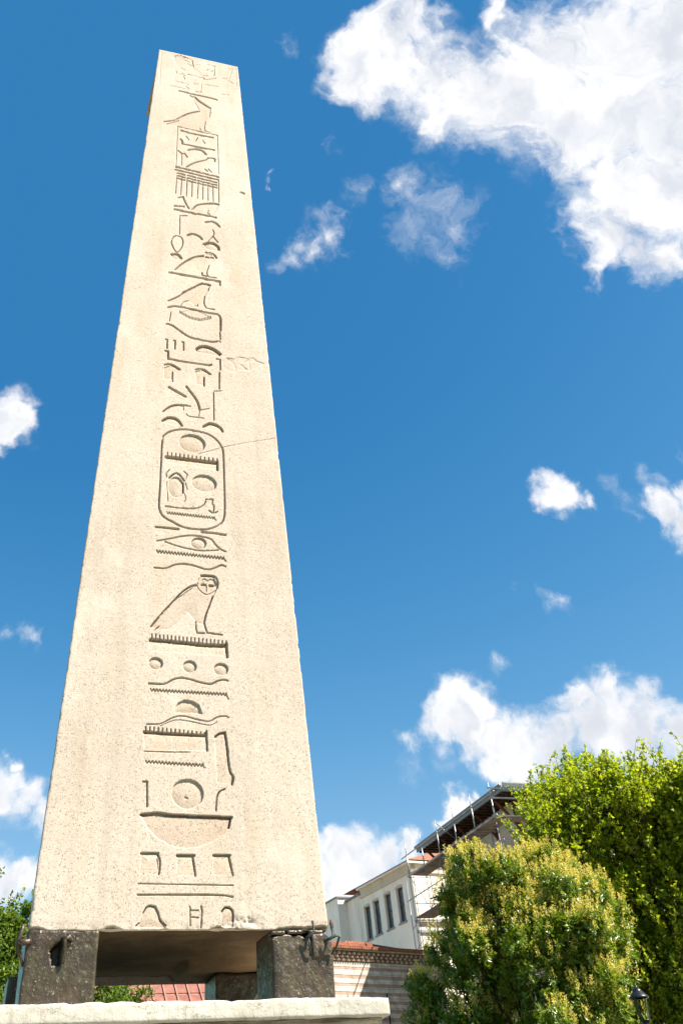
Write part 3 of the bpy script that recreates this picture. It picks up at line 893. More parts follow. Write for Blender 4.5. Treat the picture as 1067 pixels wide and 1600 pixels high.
  ('L',0.0128,0.0229,(-0.338,5.228,-0.317,5.253,-0.288,5.287,-0.259,5.311,-0.235,5.318,-0.212,5.314,-0.188,5.301,-0.16,5.272,-0.131,5.232,-0.111,5.204),0),
  ('L',0.0093,0.0182,(-0.126,5.162,-0.122,4.991),0),
  ('L',0.0048,0.0143,(-0.336,5.371,-0.352,5.351,-0.372,5.323,-0.388,5.302,-0.383,5.283,-0.378,5.256,-0.373,5.237),0),
  ('L',0.0063,0.0111,(-0.119,5.365,-0.103,5.351,-0.08,5.331,-0.064,5.317,-0.071,5.296,-0.081,5.268,-0.088,5.247),0),
  ('L',0.006,0.009,(-0.091,5.166,-0.061,5.064),0),
  ('L',0.0046,0.0082,(-0.37,5.157,-0.34,4.836),0),
  ('L',0.0047,0.011,(-0.099,4.981,-0.093,4.961,-0.085,4.932,-0.081,4.906,-0.088,4.884,-0.099,4.865,-0.108,4.851),0),
 ]),
 ('sun_disc_glyph.001', [
  ('A',0.45,0.032,(0.378,5.2,0.373,5.169,0.359,5.14,0.337,5.114,0.307,5.092,0.272,5.076,0.232,5.067,0.191,5.064,0.15,5.068,0.111,5.078,0.075,5.095,0.046,5.117,0.023,5.143,0.009,5.173,0.004,5.204,0.008,5.235,0.022,5.264,0.044,5.29,0.073,5.312,0.109,5.329,0.148,5.339,0.19,5.342,0.232,5.339,0.272,5.328,0.308,5.311,0.338,5.288,0.36,5.261,0.374,5.231),0),
 ]),
 ('bowl_glyph', [
  ('L',0.0086,0.0154,(-0.377,4.748,-0.33,4.747,-0.263,4.745,-0.196,4.744,-0.133,4.746,-0.07,4.748,-0.014,4.753,0.03,4.759,0.067,4.767,0.1,4.779,0.131,4.795,0.158,4.814,0.18,4.834,0.197,4.858,0.208,4.884,0.215,4.902),0),
  ('L',0.0085,0.015,(0.215,4.933,0.246,4.936,0.289,4.939,0.32,4.941,0.318,4.918,0.315,4.887,0.315,4.863,0.325,4.853,0.336,4.839,0.336,4.803,0.333,4.757,0.331,4.724),0),
  ('L',0.0103,0.012,(0.261,4.754,0.307,4.722),0),
  ('L',0.007,0.0211,(0.354,4.727,0.389,4.751),0),
 ]),
 ('water_ripple_glyph', [
  ('L',0.0058,0.0128,(-0.352,4.664,-0.331,4.629,-0.313,4.663,-0.293,4.629,-0.275,4.663,-0.255,4.628,-0.237,4.663,-0.217,4.628,-0.198,4.662,-0.178,4.628,-0.16,4.662,-0.14,4.627,-0.122,4.662,-0.102,4.627,-0.083,4.662,-0.063,4.627,-0.045,4.661,-0.025,4.626,-0.006,4.661,0.014,4.626,0.033,4.661,0.053,4.625,0.071,4.66,0.091,4.625,0.11,4.66,0.13,4.625,0.149,4.66,0.169,4.624,0.188,4.659,0.207,4.624,0.227,4.659,0.246,4.624,0.266,4.659,0.285,4.623,0.305,4.658,0.324,4.623,0.344,4.658),0),
  ('L',0.0088,0.0106,(0.33,4.649,0.364,4.608),0),
 ]),
 ('cartouche_base', [
  ('L',0.0145,0.0205,(-0.496,4.41,-0.176,4.409),0),
 ]),
 ('cartouche_base.001', [
  ('L',0.0147,0.0203,(0.153,4.403,0.503,4.392),0),
 ]),
 ('eye_glyph', [
  ('L',0.0095,0.0141,(-0.475,4.197,-0.427,4.211,-0.358,4.231,-0.292,4.251,-0.239,4.269,-0.189,4.287,-0.14,4.302,-0.088,4.315,-0.037,4.324,0.015,4.331,0.068,4.333,0.122,4.332,0.171,4.328,0.217,4.322,0.26,4.313,0.295,4.3,0.318,4.281,0.333,4.257,0.35,4.234,0.371,4.212,0.393,4.189,0.417,4.17,0.446,4.155,0.477,4.144,0.499,4.136),0),
  ('L',0.0082,0.0113,(-0.36,4.197,-0.319,4.186,-0.261,4.169,-0.201,4.155,-0.145,4.143,-0.087,4.133,-0.026,4.126,0.038,4.12,0.104,4.117,0.172,4.118,0.252,4.126,0.336,4.139,0.394,4.149),0),
  ('A',0.3,0.03,(0.225,4.228,0.222,4.209,0.214,4.19,0.201,4.174,0.184,4.159,0.164,4.148,0.141,4.141,0.117,4.138,0.093,4.139,0.07,4.144,0.049,4.153,0.032,4.165,0.019,4.181,0.011,4.198,0.008,4.217,0.01,4.236,0.018,4.254,0.031,4.271,0.048,4.286,0.068,4.297,0.091,4.304,0.116,4.308,0.14,4.307,0.163,4.302,0.184,4.292,0.201,4.28,0.214,4.264,0.222,4.246),0),
 ]),
 ('water_ripple_glyph.001', [
  ('L',0.0066,0.0148,(-0.468,4.061,-0.446,4.024,-0.426,4.06,-0.404,4.024,-0.384,4.06,-0.362,4.023,-0.342,4.06,-0.32,4.023,-0.3,4.059,-0.278,4.022,-0.258,4.059,-0.235,4.022,-0.215,4.058,-0.193,4.022,-0.173,4.058,-0.151,4.021,-0.131,4.058,-0.108,4.021,-0.088,4.057,-0.066,4.02,-0.045,4.057,-0.023,4.02,-0.003,4.056,0.019,4.019,0.04,4.056,0.062,4.019,0.083,4.055,0.105,4.018,0.126,4.055,0.147,4.018,0.169,4.055,0.19,4.018,0.212,4.054,0.233,4.017,0.255,4.054,0.276,4.017,0.298,4.053,0.319,4.016,0.341,4.053,0.362,4.016,0.384,4.052,0.405,4.015,0.427,4.052,0.449,4.015,0.471,4.052),0),
  ('L',0.0095,0.0117,(0.464,4.042,0.499,3.992),0),
 ]),
 ('horned_viper_glyph', [
  ('L',0.0101,0.016,(-0.488,3.809,-0.449,3.807,-0.393,3.806,-0.34,3.811,-0.297,3.829,-0.256,3.854,-0.215,3.874,-0.172,3.886,-0.129,3.894,-0.086,3.898,-0.043,3.897,0.002,3.893,0.043,3.887,0.081,3.879,0.117,3.87,0.152,3.861,0.185,3.854,0.217,3.848,0.249,3.848,0.283,3.857,0.316,3.871,0.348,3.886,0.379,3.902,0.409,3.919,0.436,3.929,0.461,3.927,0.482,3.918,0.497,3.912),0),
 ]),
 ('owl_glyph', [
  ('L',0.0091,0.0274,(-0.493,3.018,-0.461,3.061,-0.415,3.124,-0.366,3.188,-0.318,3.249,-0.267,3.311,-0.22,3.369,-0.177,3.42,-0.137,3.466,-0.099,3.506,-0.062,3.538,-0.027,3.565,0.005,3.586,0.038,3.601,0.068,3.612,0.089,3.619),0),
  ('L',0.01,0.0151,(0.152,3.756,0.201,3.76,0.27,3.764,0.325,3.761,0.354,3.747,0.369,3.725,0.379,3.699,0.383,3.665,0.38,3.627,0.378,3.6),0),
  ('L',0.0055,0.0094,(0.17,3.703,0.188,3.71,0.206,3.717,0.217,3.708,0.232,3.696,0.243,3.687,0.254,3.697,0.27,3.71,0.282,3.719,0.298,3.715,0.314,3.711),0),
  ('L',0.0142,0.0207,(0.164,3.628,0.211,3.63),0),
  ('L',0.0143,0.0202,(0.269,3.628,0.318,3.628),0),
  ('L',0.0043,0.0077,(0.121,3.709,0.114,3.682,0.105,3.644,0.104,3.609,0.115,3.582,0.134,3.558,0.154,3.538,0.174,3.521,0.196,3.508,0.218,3.5,0.238,3.5,0.258,3.506,0.281,3.516,0.311,3.536,0.344,3.56,0.367,3.578),0),
  ('L',0.0053,0.0108,(0.228,3.62,0.228,3.544),0),
  ('L',0.0082,0.0171,(0.313,3.476,0.299,3.435,0.279,3.377,0.26,3.324,0.244,3.285,0.23,3.252,0.218,3.217,0.209,3.176,0.202,3.133,0.202,3.093,0.212,3.052,0.227,3.012,0.239,2.985,0.297,2.981,0.376,2.976,0.434,2.973),0),
  ('L',0.0081,0.0131,(0.088,3.125,0.088,3.104,0.088,3.073,0.089,3.044,0.094,3.018,0.101,2.993,0.106,2.976,0.134,2.976,0.171,2.976,0.198,2.976),0),
  ('L',0.0049,0.0147,(-0.447,2.976,-0.389,3.029),0),
  ('A',0.35,0.02,(-0.493,3.018,-0.22,3.369,0.089,3.619,0.152,3.756,0.325,3.761,0.378,3.6,0.26,3.324,0.202,3.093,0.095,3.105,-0.02,3.239,-0.111,3.161,-0.19,3.064,-0.268,2.995,-0.407,2.979),0),
 ]),
 ('game_board_glyph.001', [
  ('L',0.0195,0.0275,(-0.49,2.852,-0.439,2.85,-0.366,2.849,-0.282,2.846,-0.186,2.844,-0.079,2.841,0.017,2.838,0.09,2.834,0.151,2.829,0.219,2.828,0.309,2.832,0.405,2.838,0.473,2.843),0),
  ('L',0.0143,0.027,(0.488,2.873,0.497,2.699),0),
  ('L',0.0069,0.013,(-0.474,2.921,-0.471,2.874),0),
  ('L',0.0069,0.0131,(-0.424,2.92,-0.422,2.873),0),
  ('L',0.0069,0.0132,(-0.374,2.918,-0.372,2.872),0),
  ('L',0.0069,0.0133,(-0.325,2.917,-0.323,2.87),0),
  ('L',0.007,0.0134,(-0.275,2.916,-0.273,2.869),0),
  ('L',0.007,0.0134,(-0.225,2.915,-0.223,2.868),0),
  ('L',0.007,0.0135,(-0.175,2.913,-0.173,2.866),0),
  ('L',0.007,0.0136,(-0.125,2.912,-0.123,2.865),0),
  ('L',0.007,0.0137,(-0.074,2.911,-0.073,2.864),0),
  ('L',0.007,0.0138,(-0.024,2.91,-0.023,2.863),0),
  ('L',0.007,0.0139,(0.026,2.908,0.027,2.861),0),
  ('L',0.0071,0.014,(0.077,2.907,0.077,2.86),0),
  ('L',0.0071,0.0141,(0.127,2.906,0.128,2.859),0),
  ('L',0.0071,0.0142,(0.178,2.904,0.178,2.857),0),
  ('L',0.0071,0.0143,(0.229,2.903,0.229,2.856),0),
  ('L',0.0071,0.0144,(0.28,2.902,0.28,2.855),0),
  ('L',0.0071,0.0145,(0.331,2.901,0.33,2.853),0),
  ('L',0.0071,0.0146,(0.382,2.899,0.381,2.852),0),
  ('L',0.0072,0.0147,(0.433,2.898,0.432,2.851),0),
  ('L',0.0072,0.0149,(0.484,2.897,0.483,2.849),0),
  ('A',0.25,0.03,(-0.5,2.864,0.487,2.85,0.497,2.708,-0.502,2.711),1),
 ]),
 ('grain_glyph', [
  ('A',0.35,0.03,(-0.318,2.568,-0.32,2.552,-0.326,2.538,-0.336,2.524,-0.349,2.513,-0.366,2.504,-0.384,2.499,-0.404,2.497,-0.423,2.499,-0.442,2.503,-0.46,2.512,-0.474,2.522,-0.485,2.536,-0.493,2.55,-0.496,2.566,-0.494,2.582,-0.489,2.596,-0.479,2.61,-0.465,2.621,-0.449,2.63,-0.43,2.636,-0.41,2.638,-0.391,2.636,-0.371,2.631,-0.354,2.623,-0.339,2.612,-0.328,2.599,-0.321,2.584),0),
 ]),
 ('grain_glyph.001', [
  ('A',0.35,0.03,(0.101,2.557,0.099,2.541,0.093,2.526,0.083,2.512,0.07,2.501,0.054,2.492,0.036,2.487,0.017,2.485,-0.001,2.487,-0.019,2.492,-0.035,2.5,-0.049,2.511,-0.059,2.524,-0.066,2.539,-0.068,2.554,-0.066,2.57,-0.061,2.585,-0.051,2.599,-0.038,2.61,-0.022,2.619,-0.004,2.625,0.015,2.627,0.034,2.625,0.052,2.62,0.068,2.612,0.082,2.601,0.092,2.587,0.098,2.572),0),
 ]),
 ('grain_glyph.002', [
  ('A',0.35,0.03,(0.506,2.549,0.503,2.533,0.496,2.518,0.485,2.504,0.47,2.493,0.453,2.484,0.434,2.479,0.413,2.477,0.393,2.478,0.374,2.483,0.356,2.491,0.342,2.502,0.331,2.516,0.325,2.531,0.322,2.546,0.325,2.562,0.332,2.578,0.343,2.591,0.357,2.603,0.375,2.612,0.394,2.617,0.415,2.619,0.436,2.618,0.455,2.613,0.472,2.604,0.487,2.593,0.498,2.58,0.504,2.565),0),
 ]),
 ('horned_viper_glyph.001', [
  ('L',0.0091,0.0142,(-0.481,2.329,-0.432,2.328,-0.362,2.327,-0.301,2.332,-0.257,2.349,-0.222,2.372,-0.188,2.391,-0.155,2.403,-0.125,2.412,-0.092,2.416,-0.055,2.416,-0.015,2.411,0.024,2.405,0.063,2.397,0.101,2.387,0.142,2.378,0.188,2.371,0.236,2.365,0.278,2.364,0.309,2.373,0.333,2.387,0.357,2.4,0.384,2.409,0.411,2.418,0.436,2.422,0.461,2.421,0.484,2.417,0.499,2.413),0),
 ]),
 ('water_ripple_glyph.002', [
  ('L',0.0056,0.0132,(-0.459,2.27,-0.438,2.242,-0.421,2.27,-0.4,2.242,-0.382,2.27,-0.362,2.241,-0.344,2.27,-0.323,2.241,-0.305,2.269,-0.285,2.241,-0.267,2.269,-0.246,2.241,-0.228,2.269,-0.208,2.241,-0.19,2.269,-0.169,2.24,-0.151,2.269,-0.131,2.24,-0.112,2.269,-0.092,2.24,-0.073,2.268,-0.053,2.24,-0.034,2.268,-0.014,2.24,0.005,2.268,0.025,2.24,0.044,2.268,0.064,2.239,0.083,2.268,0.103,2.239,0.122,2.268,0.142,2.239,0.161,2.268,0.181,2.239,0.2,2.267,0.22,2.239,0.24,2.267,0.259,2.238,0.279,2.267,0.299,2.238,0.319,2.267,0.338,2.238,0.358,2.267,0.378,2.238,0.398,2.267,0.417,2.238,0.437,2.266,0.457,2.238,0.477,2.266),0),
  ('L',0.0079,0.0101,(0.469,2.259,0.501,2.203),0),
 ]),
 ('loaf_glyph.002', [
  ('A',0.4,0.028,(-0.154,2.02,-0.152,2.074,-0.118,2.13,-0.04,2.166,0.059,2.157,0.139,2.115,0.179,2.018,0.061,2.027),0),
 ]),
 ('horned_viper_glyph.002', [
  ('L',0.0062,0.01,(-0.484,1.877,-0.44,1.879,-0.379,1.881,-0.323,1.889,-0.281,1.906,-0.244,1.928,-0.21,1.947,-0.177,1.961,-0.145,1.973,-0.114,1.981,-0.083,1.985,-0.051,1.985,-0.017,1.982,0.019,1.975,0.058,1.966,0.101,1.957,0.152,1.949,0.208,1.942,0.258,1.941,0.295,1.954,0.326,1.974,0.357,1.99,0.392,2,0.427,2.005,0.456,2.007,0.477,2.004,0.491,1.997,0.5,1.992),0),
  ('L',0.0035,0.007,(-0.321,1.863,-0.278,1.885,-0.215,1.914,-0.151,1.935,-0.096,1.941,-0.04,1.937,0.023,1.931,0.102,1.919,0.187,1.904,0.258,1.897,0.304,1.906,0.336,1.924,0.356,1.937),0),
 ]),
 ('game_board_glyph.002', [
  ('L',0.0146,0.0206,(-0.507,1.795,-0.439,1.794,-0.341,1.791,-0.242,1.789,-0.151,1.788,-0.059,1.787,0.026,1.786,0.105,1.787,0.178,1.787,0.228,1.788),0),
  ('L',0.0106,0.0201,(0.228,1.835,0.238,1.629),0),
  ('L',0.0042,0.007,(-0.495,1.594,-0.422,1.594,-0.317,1.595,-0.216,1.596,-0.123,1.599,-0.034,1.602,0.029,1.605),0),
  ('L',0.0066,0.0123,(-0.492,1.851,-0.489,1.813),0),
  ('L',0.0066,0.0124,(-0.442,1.848,-0.44,1.811),0),
  ('L',0.0066,0.0125,(-0.393,1.846,-0.391,1.808),0),
  ('L',0.0066,0.0126,(-0.343,1.844,-0.341,1.806),0),
  ('L',0.0067,0.0127,(-0.293,1.841,-0.292,1.803),0),
  ('L',0.0067,0.0128,(-0.243,1.839,-0.242,1.801),0),
  ('L',0.0067,0.0129,(-0.194,1.836,-0.192,1.798),0),
  ('L',0.0067,0.013,(-0.144,1.834,-0.142,1.796),0),
  ('L',0.0067,0.0131,(-0.093,1.831,-0.092,1.793),0),
  ('L',0.0067,0.0132,(-0.043,1.829,-0.042,1.791),0),
  ('L',0.0067,0.0133,(0.007,1.826,0.008,1.788),0),
  ('L',0.0068,0.0134,(0.057,1.824,0.058,1.786),0),
  ('L',0.0068,0.0135,(0.108,1.821,0.108,1.783),0),
  ('L',0.0068,0.0136,(0.158,1.819,0.159,1.781),0),
  ('L',0.0068,0.0137,(0.209,1.816,0.209,1.778),0),
  ('A',0.25,0.022,(-0.507,1.795,0.228,1.788,0.234,1.629,-0.496,1.602),1),
 ]),
 ('flag_glyph', [
  ('L',0.0096,0.0211,(0.331,1.778,0.345,1.789,0.364,1.803,0.385,1.815,0.409,1.821,0.435,1.825,0.453,1.827),0),
  ('L',0.0116,0.0202,(0.453,1.827,0.459,1.789,0.467,1.736,0.474,1.681,0.48,1.623,0.485,1.564,0.49,1.513,0.495,1.473,0.501,1.441,0.508,1.414,0.519,1.395,0.533,1.382,0.541,1.366,0.539,1.341,0.531,1.313,0.526,1.293),0),
  ('A',0.4,0.018,(0.331,1.778,0.453,1.827,0.508,1.414,0.526,1.293,0.351,1.312),1),
 ]),
 ('water_ripple_glyph.003', [
  ('L',0.0053,0.0124,(-0.471,1.501,-0.451,1.475,-0.433,1.5,-0.412,1.474,-0.394,1.5,-0.374,1.473,-0.356,1.499,-0.335,1.472,-0.317,1.498,-0.297,1.471,-0.279,1.497,-0.258,1.47,-0.24,1.496,-0.219,1.469,-0.201,1.495,-0.181,1.468,-0.162,1.494,-0.142,1.468,-0.123,1.493,-0.103,1.467,-0.084,1.492,-0.064,1.466,-0.045,1.491,-0.025,1.465,-0.006,1.491,0.014,1.464,0.033,1.49,0.053,1.463,0.073,1.489,0.093,1.462,0.112,1.488,0.132,1.461,0.151,1.487,0.171,1.46,0.191,1.486),0),
  ('L',0.0064,0.0079,(0.178,1.486,0.204,1.449),0),
 ]),
 ('stroke_glyph.001', [
  ('L',0.0088,0.0156,(-0.487,1.293,-0.474,1.293,-0.457,1.293,-0.445,1.294,-0.44,1.223,-0.433,1.127,-0.428,1.058),0),
 ]),
 ('sun_disc_glyph.002', [
  ('A',0.4,0.026,(0.194,1.189,0.192,1.166,0.185,1.144,0.175,1.123,0.16,1.104,0.142,1.087,0.121,1.073,0.097,1.061,0.071,1.052,0.044,1.047,0.017,1.045,-0.011,1.047,-0.038,1.052,-0.064,1.06,-0.088,1.071,-0.11,1.086,-0.128,1.102,-0.143,1.121,-0.155,1.142,-0.162,1.163,-0.165,1.186,-0.163,1.208,-0.158,1.23,-0.147,1.251,-0.133,1.271,-0.116,1.288,-0.095,1.303,-0.071,1.316,-0.045,1.325,-0.017,1.33,0.011,1.333,0.04,1.331,0.067,1.326,0.094,1.318,0.118,1.306,0.14,1.291,0.159,1.274,0.174,1.254,0.185,1.233,0.192,1.211),0),
  ('A',1,0.022,(0.026,1.146,0.025,1.142,0.023,1.139,0.02,1.136,0.016,1.133,0.011,1.132,0.006,1.131,0,1.131,-0.005,1.132,-0.011,1.133,-0.016,1.136,-0.02,1.139,-0.023,1.142,-0.025,1.146,-0.026,1.15,-0.025,1.154,-0.023,1.157,-0.02,1.16,-0.016,1.162,-0.011,1.164,-0.006,1.165,-0,1.165,0.005,1.164,0.011,1.162,0.016,1.16,0.02,1.157,0.023,1.153,0.025,1.15),0),
 ]),
 ('hook_glyph', [
  ('L',0.0071,0.0192,(0.444,1.246,0.425,1.24,0.4,1.23,0.378,1.217,0.365,1.2,0.356,1.18,0.349,1.153,0.344,1.114,0.341,1.069,0.339,1.037),0),
 ]),
 ('lordship_basket_glyph', [
  ('A',0.8,0.026,(-0.491,0.984,-0.158,0.985,0.513,0.975,0.493,0.896,0.419,0.82,0.292,0.744,0.132,0.694,-0.008,0.685,-0.166,0.709,-0.308,0.772,-0.408,0.857,-0.465,0.937),0.8),
  ('L',0.0128,0.0182,(-0.491,0.978,-0.446,0.984,-0.382,0.992,-0.319,0.997,-0.271,0.994,-0.224,0.988,-0.158,0.982,-0.057,0.98,0.064,0.979,0.184,0.977,0.307,0.975,0.428,0.973,0.513,0.972),0),
  ('L',0.009,0.027,(0.505,0.972,0.48,0.873),0),
 ]),
 ('jar_glyph', [
  ('L',0.0099,0.0141,(-0.469,0.633,-0.288,0.635),0),
  ('L',0.0084,0.0149,(-0.298,0.635,-0.287,0.615,-0.273,0.586,-0.264,0.554,-0.264,0.519,-0.269,0.481,-0.273,0.455),0),
  ('A',0.5,0.018,(-0.464,0.622,-0.298,0.624,-0.273,0.455,-0.478,0.453),1),
 ]),
 ('jar_glyph.001', [
  ('L',0.0135,0.0193,(-0.085,0.619,0.098,0.621),0),
  ('L',0.0086,0.014,(0.081,0.614,0.112,0.446),0),
  ('A',0.5,0.018,(-0.08,0.612,0.081,0.614,0.112,0.446,-0.089,0.448),1),
 ]),
 ('jar_glyph.002', [
  ('L',0.0115,0.0164,(0.304,0.624,0.484,0.626),0),
  ('L',0.0088,0.0135,(0.473,0.619,0.515,0.452),0),
  ('A',0.5,0.018,(0.309,0.617,0.473,0.619,0.512,0.452,0.291,0.453),1),
 ]),
 ('double_line_glyph', [
  ('L',0.0048,0.007,(-0.482,0.375,0.517,0.366),0),
  ('L',0.0074,0.0103,(-0.484,0.284,-0.404,0.284,-0.287,0.285,-0.151,0.285,0.018,0.285,0.208,0.286,0.359,0.284,0.442,0.279,0.485,0.273,0.511,0.268),0),
 ]),
 ('arch_glyph', [
  ('L',0.0059,0.0093,(-0.418,0.138,-0.41,0.151,-0.399,0.169,-0.387,0.183,-0.375,0.191,-0.361,0.195,-0.347,0.196,-0.329,0.195,-0.31,0.192,-0.297,0.19,-0.288,0.176,-0.276,0.157,-0.265,0.138,-0.258,0.121,-0.253,0.103,-0.243,0.086,-0.224,0.068,-0.2,0.05,-0.183,0.038),0),
  ('L',0.0043,0.0129,(-0.484,0.036,-0.453,0.059),0),
  ('A',0.5,0.015,(-0.418,0.138,-0.387,0.183,-0.347,0.196,-0.297,0.19,-0.265,0.138,-0.243,0.086,-0.183,0.023,-0.467,0.023),0),
 ]),
 ('ladder_glyph', [
  ('L',0.005,0.007,(0.053,0.19,0.058,0.18,0.065,0.167,0.07,0.157,0.093,0.157,0.124,0.157,0.146,0.157),0),
  ('L',0.0052,0.007,(0.071,0.105,0.147,0.099),0),
  ('L',0.0067,0.0135,(0.176,0.19,0.178,0.179,0.182,0.162,0.183,0.138,0.182,0.099,0.179,0.054,0.177,0.021),0),
  ('L',0.005,0.0099,(0.062,0.164,0.064,0.034),0),
 ]),
 ('arch_glyph.001', [
  ('L',0.0078,0.0138,(0.392,0.151,0.402,0.161,0.416,0.174,0.426,0.184,0.44,0.183,0.46,0.182,0.478,0.177,0.49,0.17,0.5,0.159,0.508,0.144,0.512,0.12,0.512,0.092,0.513,0.072),0),
  ('A',0.5,0.015,(0.392,0.151,0.426,0.184,0.478,0.177,0.508,0.144,0.512,0.027,0.39,0.027),0),
 ]),
 ('weathered_patch', [
  ('A',0.7,0.009,(0.497,7.671,0.588,7.771,0.716,7.762,0.796,7.834,0.951,7.816,1.057,7.86,1.132,7.79,1.26,7.747,1.125,7.639,0.991,7.533,0.812,7.533,0.708,7.45,0.557,7.471,0.496,7.556),0),
  ('L',0.0045,0.007,(0.588,7.755,0.625,7.728,0.676,7.69,0.713,7.646,0.725,7.59,0.724,7.528,0.722,7.484),0),
  ('L',0.0056,0.007,(0.869,7.708,0.976,7.794),0),
  ('L',0.0066,0.007,(0.816,7.665,0.941,7.557),0),
  ('L',0.0039,0.007,(0.975,7.761,0.98,7.564),0),
 ]),
 ('crack', [
  ('L',0.0031,0.007,(0.092,5.708,0.149,5.732,0.232,5.767,0.312,5.802,0.38,5.834,0.445,5.865,0.511,5.894,0.577,5.921,0.644,5.945,0.714,5.97,0.782,5.994,0.854,6.018,0.945,6.048,1.082,6.094,1.239,6.146,1.352,6.183),0),
 ]),
 ('chip', [
  ('L',0.033,0.0279,(0.988,12.689,1.052,12.667),0),
 ]),
]



FAINT = ('relief_panel', 'weathered_patch')


def build_obelisk():
    th = thing('obelisk', 'tall tapering pink granite obelisk carved with one column of hieroglyphs', 'obelisk', (0, WB / 2, BZ))
    R, C1, C2, C3 = 1720, 46, 250, 46
    t = np.linspace(0, 1, R)
    zr = t * 6.83 / (1 - .631 * t)
    zr = zr / zr[-1] * HS
    uc = np.concatenate([np.linspace(0, .285, C1, endpoint=False), np.linspace(.285, .735, C2, endpoint=False), np.linspace(.735, 1, C3)])
    NC = len(uc)
    Wz = WB + (WT - WB) * zr / HS
    X = (uc[None, :] - .5) * Wz[:, None]
    Z = np.repeat(zr[:, None], NC, 1)
    dep = np.zeros((R, NC))
    cut = np.zeros((R, NC))
    gid = np.zeros((R, NC), np.int16) - 1
    rng = np.random.default_rng(5)
    for gi, (name, shapes) in enumerate(GLYPHS):
        for (k, w, dp, pts, fade) in shapes:
            P = np.array(pts).reshape(-1, 2)
            pad = (w if k == 'L' else 0) + .02
            r0, r1 = np.searchsorted(zr, [P[:, 1].min() - pad, P[:, 1].max() + pad])
            r0, r1 = max(r0 - 1, 0), min(r1 + 1, R)
            wm = Wz[(r0 + r1) // 2 if r1 < R else R - 1]
            c0, c1 = np.searchsorted(uc, [(P[:, 0].min() - pad) / wm + .5 - .02, (P[:, 0].max() + pad) / wm + .5 + .02])
            c0, c1 = max(c0 - 1, 0), min(c1 + 1, NC)
            x, z = X[r0:r1, c0:c1], Z[r0:r1, c0:c1]
            jit = (fnoise(np.c_[x.ravel() * 42, z.ravel() * 42, np.full(x.size, gi)], 3, 2) + 1.1 * fnoise(np.c_[x.ravel() * 9, z.ravel() * 6, np.full(x.size, gi)], 5, 2)).reshape(x.shape)
            A = P
            B = np.roll(P, -1, 0) if k == 'A' else P[1:]
            A = A[:len(B)]
            dist = np.full(x.shape, 9.0)
            ins = np.zeros(x.shape, bool)
            for (ax, az), (bx, bz) in zip(A, B):
                dx, dz = bx - ax, bz - az
                ll = dx * dx + dz * dz + 1e-12
                s = np.clip(((x - ax) * dx + (z - az) * dz) / ll, 0, 1)
                dist = np.minimum(dist, np.hypot(x - ax - s * dx, z - az - s * dz))
                if k == 'A':
                    cr = (az > z) != (bz > z)
                    ins ^= cr & (x < ax + (z - az) * dx / (dz if abs(dz) > 1e-9 else 1e-9))
            cell = .0045 + .0009 * z
            if k == 'L':
                e = (w * (.92 - .012 * z) * (1 + .16 * jit) - dist) / cell
                d = np.minimum(dp * 2.6, .075) * np.clip(e + .5, 0, 1) * (1 + .1 * jit)
                m = e > -.5
            else:
                sd = np.where(ins, dist, -dist) + .003 * jit
                span = max(np.ptp(P[:, 0]), np.ptp(P[:, 1])) * .35
                prof = w + (1 - w) * np.exp(-np.maximum(sd, 0) / (span * .45))
                if fade:
                    q = (z - P[:, 1].min()) / max(np.ptp(P[:, 1]), 1e-6)
                    prof = prof * (1 - fade * .93 * (1 - np.clip(q, 0, 1)) ** .9)
                d = dp * prof * np.clip(sd / cell + .5, 0, 1)
                m = sd > 0
            sub = (cut if k == 'L' else dep)[r0:r1, c0:c1]
            gs = gid[r0:r1, c0:c1]
            gs[m] = gi
            np.maximum(sub, d, out=sub)
    dep = dep + cut
    # weathering of the face itself, chipped arrises, broken foot
    flat = np.c_[X.ravel(), Z.ravel() * .6, np.zeros(X.size)]
    und = fnoise(flat * 1.6, 21, 3).reshape(X.shape) * .006
    tool = fnoise(np.c_[X.ravel() * 30, Z.ravel() * 30, np.zeros(X.size)], 33, 2).reshape(X.shape) * .0012
    de = np.minimum(X + Wz[:, None] / 2, Wz[:, None] / 2 - X)
    zc = np.c_[np.zeros(R), zr * 3.1, np.zeros(R)]
    chipL = np.maximum(fnoise(zc * 3.7, 41, 5) - .02, 0) * .018 + np.maximum(fnoise(zc * .45, 43, 2) - .3, 0) * .05 + .006
    chipR = np.maximum(fnoise(zc * 3.1, 47, 5) - .2, 0) * .03 + .006
    left = (uc < .5)[None, :]
    chip = np.where(left, chipL[:, None], chipR[:, None])
    edge = np.maximum(chip - de, 0)
    bx = np.c_[X[0] * 5.5, np.zeros(NC), np.zeros(NC)]
    foot = (np.maximum(fnoise(bx, 61, 4) + .1, 0) * .05 + .008)[None, :]
    foot = foot * (1 + .0 * Z)
    mid = np.clip(1 - np.abs(X - .62) / .28, 0, 1)
    rub = np.maximum(fnoise(np.c_[X.ravel() * 14, Z.ravel() * 14, np.zeros(X.size)], 71, 4).reshape(X.shape) + .35, 0)
    fdep = np.maximum(foot - Z, 0) * 1.3 + np.clip((.085 + .10 * mid - Z) / .1, 0, 1) * rub * (.012 + .03 * mid)
    top = np.maximum(.035 - (HS - Z), 0)
    Y = (WB - WT) / 2 * Z / HS + dep + und + tool + edge * .9 + fdep + top * .6
    Xo = X + np.where(left, 1, -1) * edge * .55
    V = np.c_[Xo.ravel(), Y.ravel(), (Z + BZ).ravel()]
    rr, cc = np.meshgrid(np.arange(R - 1), np.arange(NC - 1), indexing='ij')
    i0 = (rr * NC + cc).ravel()
    F = np.c_[i0, i0 + 1, i0 + NC + 1, i0 + NC]
    # a face belongs to a sign when all its corners are inside the carving
    gv = gid.ravel()[F]
    fg = np.where((gv >= 0).sum(1) >= 3, gv.max(1), -1)
    # the other three sides, hung on the same arrises, and the little pyramid on top
    body_v = [V]
    body_f = [F[fg < 0]]
